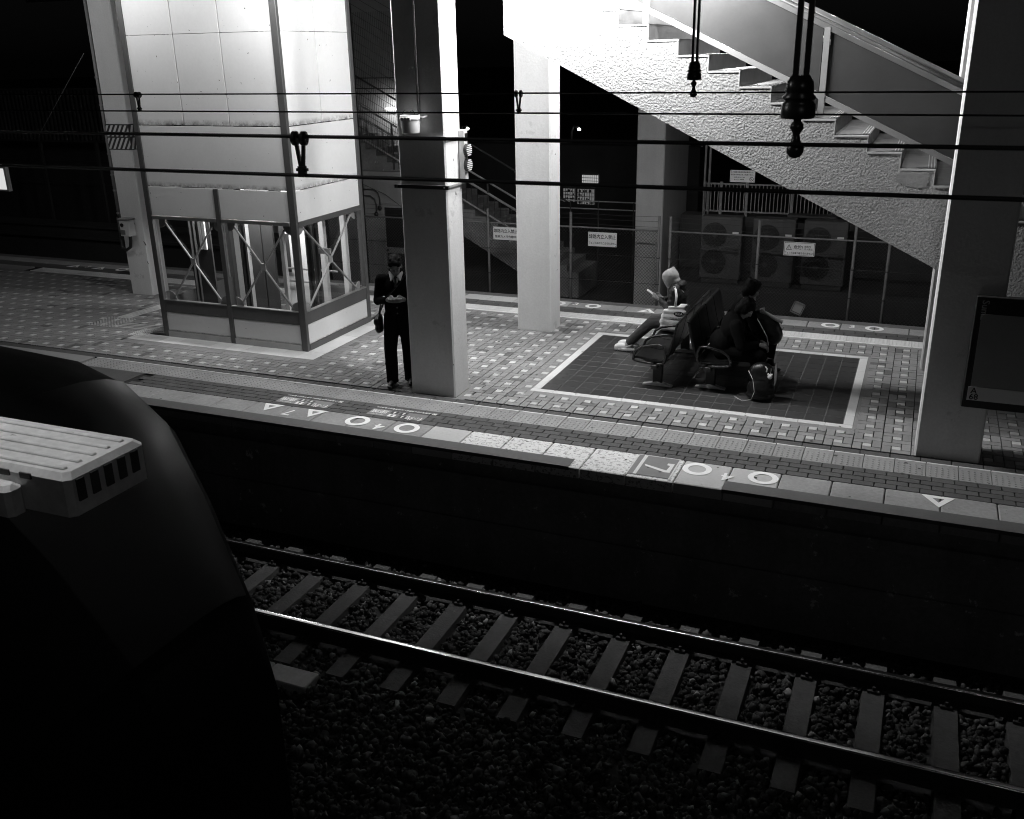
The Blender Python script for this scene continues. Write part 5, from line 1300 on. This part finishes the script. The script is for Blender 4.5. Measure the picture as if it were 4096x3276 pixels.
for s in (-1, 1):
    x_ = s * 0.085
    pr = [('e', (x_, -0.72, 0.045), (0.050, 0.065, 0.048)), ('e', (x_, -0.84, 0.055), (0.056, 0.105, 0.055)), ('e', (x_, -0.79, 0.022), (0.060, 0.155, 0.022)), ('e', (x_, -0.90, 0.045), (0.052, 0.05, 0.045))]
    for i in range(9):
        for ss in (-1, 1): pr.append(('e', (x_ + ss * (0.050 - 0.018 * (abs(i - 4) / 4) ** 2), -0.92 + 0.034 * i, 0.026), (0.016, 0.019, 0.027)))
    o = blob('clog', pr, M_CROC, hp, 0.007, 2)
    hb = MB()
    for i in range(3):
        for j in range(3): hb.ell((x_ + (j - 1) * 0.026, -0.88 + 0.034 * i, 0.103 - 0.011 * abs(j - 1) - 0.007 * abs(i - 1.2)), (0.0055, 0.0055, 0.006), 8, 6)
    ho = child(hb, 'vent_holes', M_BLACK, o); stuff(ho)
    b = MB(); b.tube([(x_ - 0.054, -0.76, 0.07), (x_ - 0.05, -0.685, 0.10), (x_, -0.655, 0.105), (x_ + 0.05, -0.685, 0.10), (x_ + 0.054, -0.76, 0.07)], 0.010, 6); child(b, 'heel_strap', M_CROC, o, True)
    blob('sock', [('c', (x_, -0.735, 0.15), (x_, -0.76, 0.08), 0.043, 0.042)], M_SOCK, hp, 0.01, 2)
t = thing('smartphone', 'smartphone tilted in the hand of the hooded person', 'phone', (-2.86, 12.89, 0)); t.rotation_euler = (0, 0, math.radians(-90))
b = MB(); b.obox((0.055, -0.435, 0.86), (1, 0, 0), (0, -0.85, 0.53), (0, 0.53, 0.85), 0.036, 0.078, 0.0045); child(b, 'case', M_PHONE, t)
b = MB(); b.obox((0.055, -0.4323, 0.8644), (1, 0, 0), (0, -0.85, 0.53), (0, 0.53, 0.85), 0.033, 0.073, 0.0012); child(b, 'screen', emis('phone_screen_glow', 0.5), t)
# tote bag on the next seat, strap over the shoulder
t = thing('tote_bag', 'white canvas tote bag with black print on the bench beside the hooded person', 'bag', (-2.90, 12.50, 0.43))
blob('bag', [('c', (-0.125, 0, 0.055), (0.125, 0, 0.055), 0.058, 0.058), ('c', (-0.135, 0, 0.13), (0.135, 0, 0.13), 0.054, 0.050), ('c', (-0.125, 0, 0.205), (0.14, 0, 0.20), 0.046, 0.046), ('c', (-0.11, 0, 0.275), (0.145, 0.005, 0.275), 0.036, 0.036), ('c', (-0.06, 0.0, 0.335), (0.14, 0.01, 0.345), 0.020, 0.022), ('c', (-0.13, -0.02, 0.16), (0.02, -0.035, 0.10), 0.035, 0.02), ('c', (0.10, 0.03, 0.36), (0.17, 0.03, 0.37), 0.03, 0.02)], M_TOTE, t, 0.009, 9)
b = MB()
n = 24; b.add([(0.085 + 0.070 * math.cos(2 * PI * i / n), -0.047, 0.262 + 0.034 * math.sin(2 * PI * i / n)) for i in range(n)], [tuple(range(n))]); lg_ = child(b, 'printed_oval', M_INK, t)
for nm, s_, sz, z, m_ in (('lettering', 'IKEA', 0.050, 0.262, M_TOTE), ('lettering', 'Design and Quality', 0.022, 0.205, M_INK), ('lettering', 'IKEA of Sweden', 0.022, 0.180, M_INK)):
    o = text(nm, s_, sz, (0.085 if s_ == 'IKEA' else 0.05, -0.050, z), (1, 0, 0), (0, 0, 1), m_, None, 0.0004); o.parent = t
b = MB()
for dx in (0.0, 0.018): b.tube([(0.02 + dx, -0.01, 0.36), (0.01 + dx, 0.06, 0.48), (-0.02 + dx, 0.14, 0.545), (-0.06 + dx, 0.21, 0.565), (-0.05 + dx, 0.30, 0.55), (0.05 + dx, 0.30, 0.48)], 0.008, 6)
child(b, 'strap', M_TOTE, t, True)

# ---- two students in black on the right-facing bench
def student(label, loc, rz, lean, headz, bagged, tilt=0.75):
    HD, q = head((0.0, -0.16 - lean, headz), None, tilt)
    chest = (0, -0.06 - lean * 0.55, 0.80); shz = headz - 0.16; shy = -0.08 - lean * 0.8
    body = HD + [('c', (0, shy, shz), (0, -0.12 - lean, headz - 0.08), 0.055, 0.052), ('e', chest, (0.16, 0.11, 0.19)), ('e', (0, 0.0, 0.56), (0.155, 0.12, 0.13))]
    jk_ = [('e', chest, (0.20, 0.15, 0.20)), ('e', (0, 0.0, 0.60), (0.195, 0.16, 0.17)), ('c', (-0.16, shy, shz - 0.02), (0.16, shy, shz - 0.02), 0.075, 0.075)]
    tr_ = []
    for s in (-1, 1):
        w_ = (s * 0.06, -0.42 - lean * 0.3, 0.60)
        e_ = (s * 0.24, -0.20 - lean * 0.4, 0.62)
        body += [('c', (s * 0.18, shy, shz - 0.02), e_, 0.05, 0.04), ('c', e_, w_, 0.038, 0.026)] + hand((w_[0], w_[1] - 0.05, w_[2] - 0.01), (-s * 0.3, -0.8, -0.4), (-s, 0, 0.4), (0, 0.2, -1))
        jk_ += [('c', (s * 0.185, shy, shz - 0.02), e_, 0.078, 0.066), ('c', e_, (w_[0], w_[1] + 0.03, w_[2]), 0.064, 0.048)]
        body += [('c', (s * 0.09, 0, 0.50), (s * 0.12, -0.45, 0.47), 0.085, 0.058), ('c', (s * 0.12, -0.45, 0.47), (s * 0.11, -0.42, 0.08), 0.054, 0.036), ('c', (s * 0.11, -0.42, 0.06), (s * 0.11, -0.55, 0.045), 0.036, 0.03)]
        tr_ += [('c', (s * 0.09, 0, 0.50), (s * 0.12, -0.45, 0.47), 0.105, 0.088), ('c', (s * 0.12, -0.45, 0.47), (s * 0.11, -0.42, 0.10), 0.086, 0.075)]
    p = blob('person', body, M_SKIN, None, 0.008, 3); tag(p, label, 'person'); p.location = loc; p.rotation_euler = (0, 0, rz)
    blob('school_jacket', jk_, M_SUIT, p, 0.012, 4); blob('trousers', tr_, M_SUIT, p, 0.012, 4)
    hr_ = [('e', q((0, 0.02, 0.04)), (0.093, 0.106, 0.096), (tilt, 0, 0)), ('e', q((0, 0.05, -0.03)), (0.086, 0.070, 0.085), (tilt, 0, 0)), ('e', q((0, 0.045, -0.085)), (0.066, 0.05, 0.05), (tilt, 0, 0)), ('e', q((-0.07, 0.0, -0.02)), (0.025, 0.05, 0.055), (tilt, 0, 0)), ('e', q((0.07, 0.0, -0.02)), (0.025, 0.05, 0.055), (tilt, 0, 0)), ('e', q((0, -0.045, 0.062)), (0.068, 0.045, 0.035), (0.6, 0, 0))]
    for i in range(18):
        a = random.uniform(0, 2 * PI); hr_.append(('e', q((0.065 * math.cos(a), 0.02 + 0.075 * math.sin(a), 0.065 + random.uniform(0, 0.05))), (0.022, 0.03, 0.02)))
    blob('hair', hr_, M_HAIR, p, 0.009, 2)
    if bagged: b = MB(); b.tube([(-0.075, shy - 0.03, shz + 0.055), (-0.06, shy + 0.055, shz + 0.075), (0.0, shy + 0.085, shz + 0.08), (0.06, shy + 0.055, shz + 0.075), (0.075, shy - 0.03, shz + 0.055)], 0.006, 6); child(b, 'shirt_collar', M_SHIRT, p, True)
    for s in (-1, 1): blob('shoe', [('e', (s * 0.11, -0.40, 0.045), (0.042, 0.055, 0.045)), ('e', (s * 0.11, -0.51, 0.035), (0.045, 0.10, 0.035))], M_LEATH, p, 0.009, 3)
    return p
student('student in black bending forward on the near end of the right-facing bench', (-2.07, 11.66, 0), math.radians(97), 0.10, 1.04, True)
student('student in black seated behind the bending student with a bag on the lap', (-2.04, 12.40, 0), math.radians(112), 0.02, 1.10, False, 0.45)
# school bag on the lap of the second student
t = thing('school_bag', 'black school bag with a pale panel resting on a student lap', 'bag', (-1.72, 12.40, 0.6)); t.rotation_euler = (0, math.radians(28), 0)
blob('bag', [('e', (0, 0, 0.10), (0.22, 0.17, 0.13)), ('e', (0.08, 0, 0.06), (0.20, 0.18, 0.12)), ('e', (0.22, -0.02, 0.02), (0.08, 0.15, 0.11))], M_LEATH, t, 0.014, 3)
b = MB(); b.obox((0.03, -0.02, 0.222), (1, 0, 0.05), (0, 1, 0), (-0.05, 0, 1), 0.16, 0.05, 0.012); child(b, 'pale_panel', M_GREY, t)
b = MB(); b.tube([(-0.18, -0.1, 0.16), (-0.05, -0.19, 0.12), (0.12, -0.2, 0.02), (0.2, -0.16, -0.08)], 0.006, 6); child(b, 'piping', M_PLAST, t)
# school bag standing on the tiles with a charm
t = thing('school_bag', 'black school bag standing on the tiles with a white bear charm', 'bag', (-1.52, 11.36, 0))
blob('bag', [('e', (0, 0, 0.14), (0.17, 0.12, 0.14)), ('e', (0, 0, 0.32), (0.165, 0.11, 0.16)), ('e', (0, -0.06, 0.18), (0.12, 0.08, 0.12)), ('e', (0.0, 0.0, 0.06), (0.18, 0.13, 0.06))], M_LEATH, t, 0.012, 4)
b = MB(); b.prism([(0.165, 0.52), (0.178, 0.50), (0.190, 0.38), (0.186, 0.28), (0.170, 0.22), (0.160, 0.30), (0.158, 0.42)], 'y', -0.10, -0.085); child(b, 'side_plate', M_GREY, t)
b = MB(); b.tube([(0.03, 0, 0.46), (0.06, -0.02, 0.54), (0.12, -0.02, 0.53), (0.13, 0, 0.45)], 0.010, 6); child(b, 'handle', M_LEATH, t, True)
ch = blob('charm', [('e', (0.115, -0.135, 0.345), (0.030, 0.018, 0.032)), ('e', (0.094, -0.135, 0.376), (0.013, 0.012, 0.013)), ('e', (0.136, -0.135, 0.376), (0.013, 0.012, 0.013))], M_PLAST, t, 0.006, 2)
b = MB(); b.tube([(0.115, -0.135, 0.38), (0.122, -0.13, 0.42), (0.118, -0.12, 0.45)], 0.004, 6); child(b, 'chain', M_STEEL, ch)
b = MB(); b.tube([(0.05, -0.13, 0.47), (0.075, -0.135, 0.44), (0.07, -0.13, 0.40)], 0.009, 6); child(b, 'buckle', M_PLAST, t)
b = MB(); b.tube([(-1.66, 11.22, 0.40), (-1.60, 11.20, 0.30), (-1.57, 11.19, 0.15), (-1.60, 11.18, 0.05), (-1.70, 11.18, 0.02), (-1.80, 11.19, 0.06)], 0.0035, 6); tag(b.build('earphone_cord', M_PLAST, None, True), 'thin white earphone cord looping beside the bag on the tiles', 'cord')
# wrist bracelets catching the light
# ================================================================ TRAIN on the near track
tn_ = thing('train', 'dark train nosing in from the lower left on the near track', 'train', (-8, 3.2, -1.15))
M_TRAIN = mat('train_dark_paint', 0.005, 0.75, 0.1, 2, 0.05, 30, spec=0.1); M_ROOF = mat('train_roof_grime', 0.018, 0.8, 0.2, 2, 0.1, 30)
TC = 3.2
def section(x, hw, zr, zs, zb):
    """ring of the body: half width, roof crown, shoulder, bottom"""
    pts = []
    for i in range(13):
        a = PI * i / 12; u = math.cos(a)
        pts.append((x, TC + hw * math.copysign(abs(u) ** 0.55, u), zs + (zr - zs) * math.sin(a) ** 0.8))
    pts += [(x, TC - hw, zs - 0.6), (x, TC - hw, zb + 0.15), (x, TC - hw + 0.1, zb), (x, TC + hw - 0.1, zb), (x, TC + hw, zb + 0.15), (x, TC + hw, zs - 0.6)]
    return pts
rings = [section(-30, 1.40, 2.36, 2.02, -0.95), section(-5.8, 1.40, 2.36, 2.02, -0.95), section(-5.0, 1.39, 2.32, 1.98, -0.95), section(-4.6, 1.34, 2.22, 1.90, -0.95), section(-4.2, 1.24, 2.02, 1.70, -0.95), section(-3.85, 1.08, 1.62, 1.35, -0.95), section(-3.5, 0.92, 1.05, 0.85, -0.93), section(-3.35, 0.86, 0.5, 0.35, -0.9)]
n = len(rings[0]); b = MB(); vs = [p for r in rings for p in r]
b.add(vs, [(i * n + j, i * n + (j + 1) % n, (i + 1) * n + (j + 1) % n, (i + 1) * n + j) for i in range(len(rings) - 1) for j in range(n)] + [tuple((len(rings) - 1) * n + j for j in range(n)), tuple(range(n - 1, -1, -1))])
b.build('body', M_TRAIN, tn_, True)
hs = MB()                                   # roof-top ventilator housing: pale slats over a dark case, with a stepped end
M_UNIT = mat('grimy_pale_housing', 0.60, 0.6, 0.25, 2.2, 0.2, 18, streak=0.1, worn=(0.22, 0.33, 7.0))
hs.box(-30, -3.0, 2.53, 2.97, 2.30, 2.485, 0, 0.025); o = hs.build('roof_housing', M_UNIT, tn_)
for k in range(5): MB().box(-30, -3.06, 2.575 + 0.078 * k, 2.60 + 0.078 * k, 2.4845, 2.494, 0, 0.004).build('rib', M_UNIT, o)
MB().box(-30, -3.24, 2.44, 2.527, 2.30, 2.43, 0, 0.02).build('housing_step', M_UNIT, o)
for k in range(5): MB().box(-3.001, -2.992, 2.57 + 0.075 * k, 2.61 + 0.075 * k, 2.36, 2.455).build('louvre', M_DARKM, o)
for k in range(24): MB().box(-3.25 - 0.12 * k, -3.19 - 0.12 * k, 2.522, 2.5295, 2.445, 2.470).build('louvre', M_DARKM, o)
for s in (-1, 1):
    b = MB(); b.tube([(-30, TC + s * 1.30, 2.14), (-5.6, TC + s * 1.30, 2.14), (-4.9, TC + s * 1.24, 2.06)], 0.022, 6); b.build('rain_gutter', M_TRAIN, tn_)
for x in (-9.0, -7.6, -6.4, -5.5): MB().box(x - 0.02, x + 0.02, TC - 0.95, TC + 0.95, 2.20, 2.375, 0, 0.01).build('roof_rib', M_ROOF, tn_)
for s in (-1, 1): MB().ell((-3.4, TC + s * 0.55, 0.0), (0.06, 0.10, 0.07)).build('headlight', GLASS, tn_, True)
gm = mat('dark_glass', 0.006, 0.35, 0.05, 2, 0.0, 30, spec=0.2)
wv_ = MB(); js = range(2, 11); ri = (3, 4, 5, 6)
wv_.add([tuple(Vector(rings[i][j]) + Vector((0.012, 0, 0.012))) for i in ri for j in js], [(a_ * 9 + c_, a_ * 9 + c_ + 1, (a_ + 1) * 9 + c_ + 1, (a_ + 1) * 9 + c_) for a_ in range(3) for c_ in range(8)])
wv_.build('windscreen', gm, tn_, True)
MB().box(-3.6, -3.2, TC - 0.2, TC + 0.2, -0.9, -0.6, 0, 0.03).build('coupler', M_DARKM, tn_)
M_GALVC = mat('pale_concrete_lid', 0.5, 0.85, 0.2, 2, 0.15, 30)
# cable trough lids beside the track
t = thing('cable_trough', 'pale concrete cable trough lying beside the near rail, lower left', 'cable trough', (-6, 6.0, -1.4))
for k in range(9): MB().box(-8.9 + 0.48 * k, -8.43 + 0.48 * k, 5.93, 6.17, -1.42, -1.29, 0, 0.01).build('lid', M_GALVC, t)
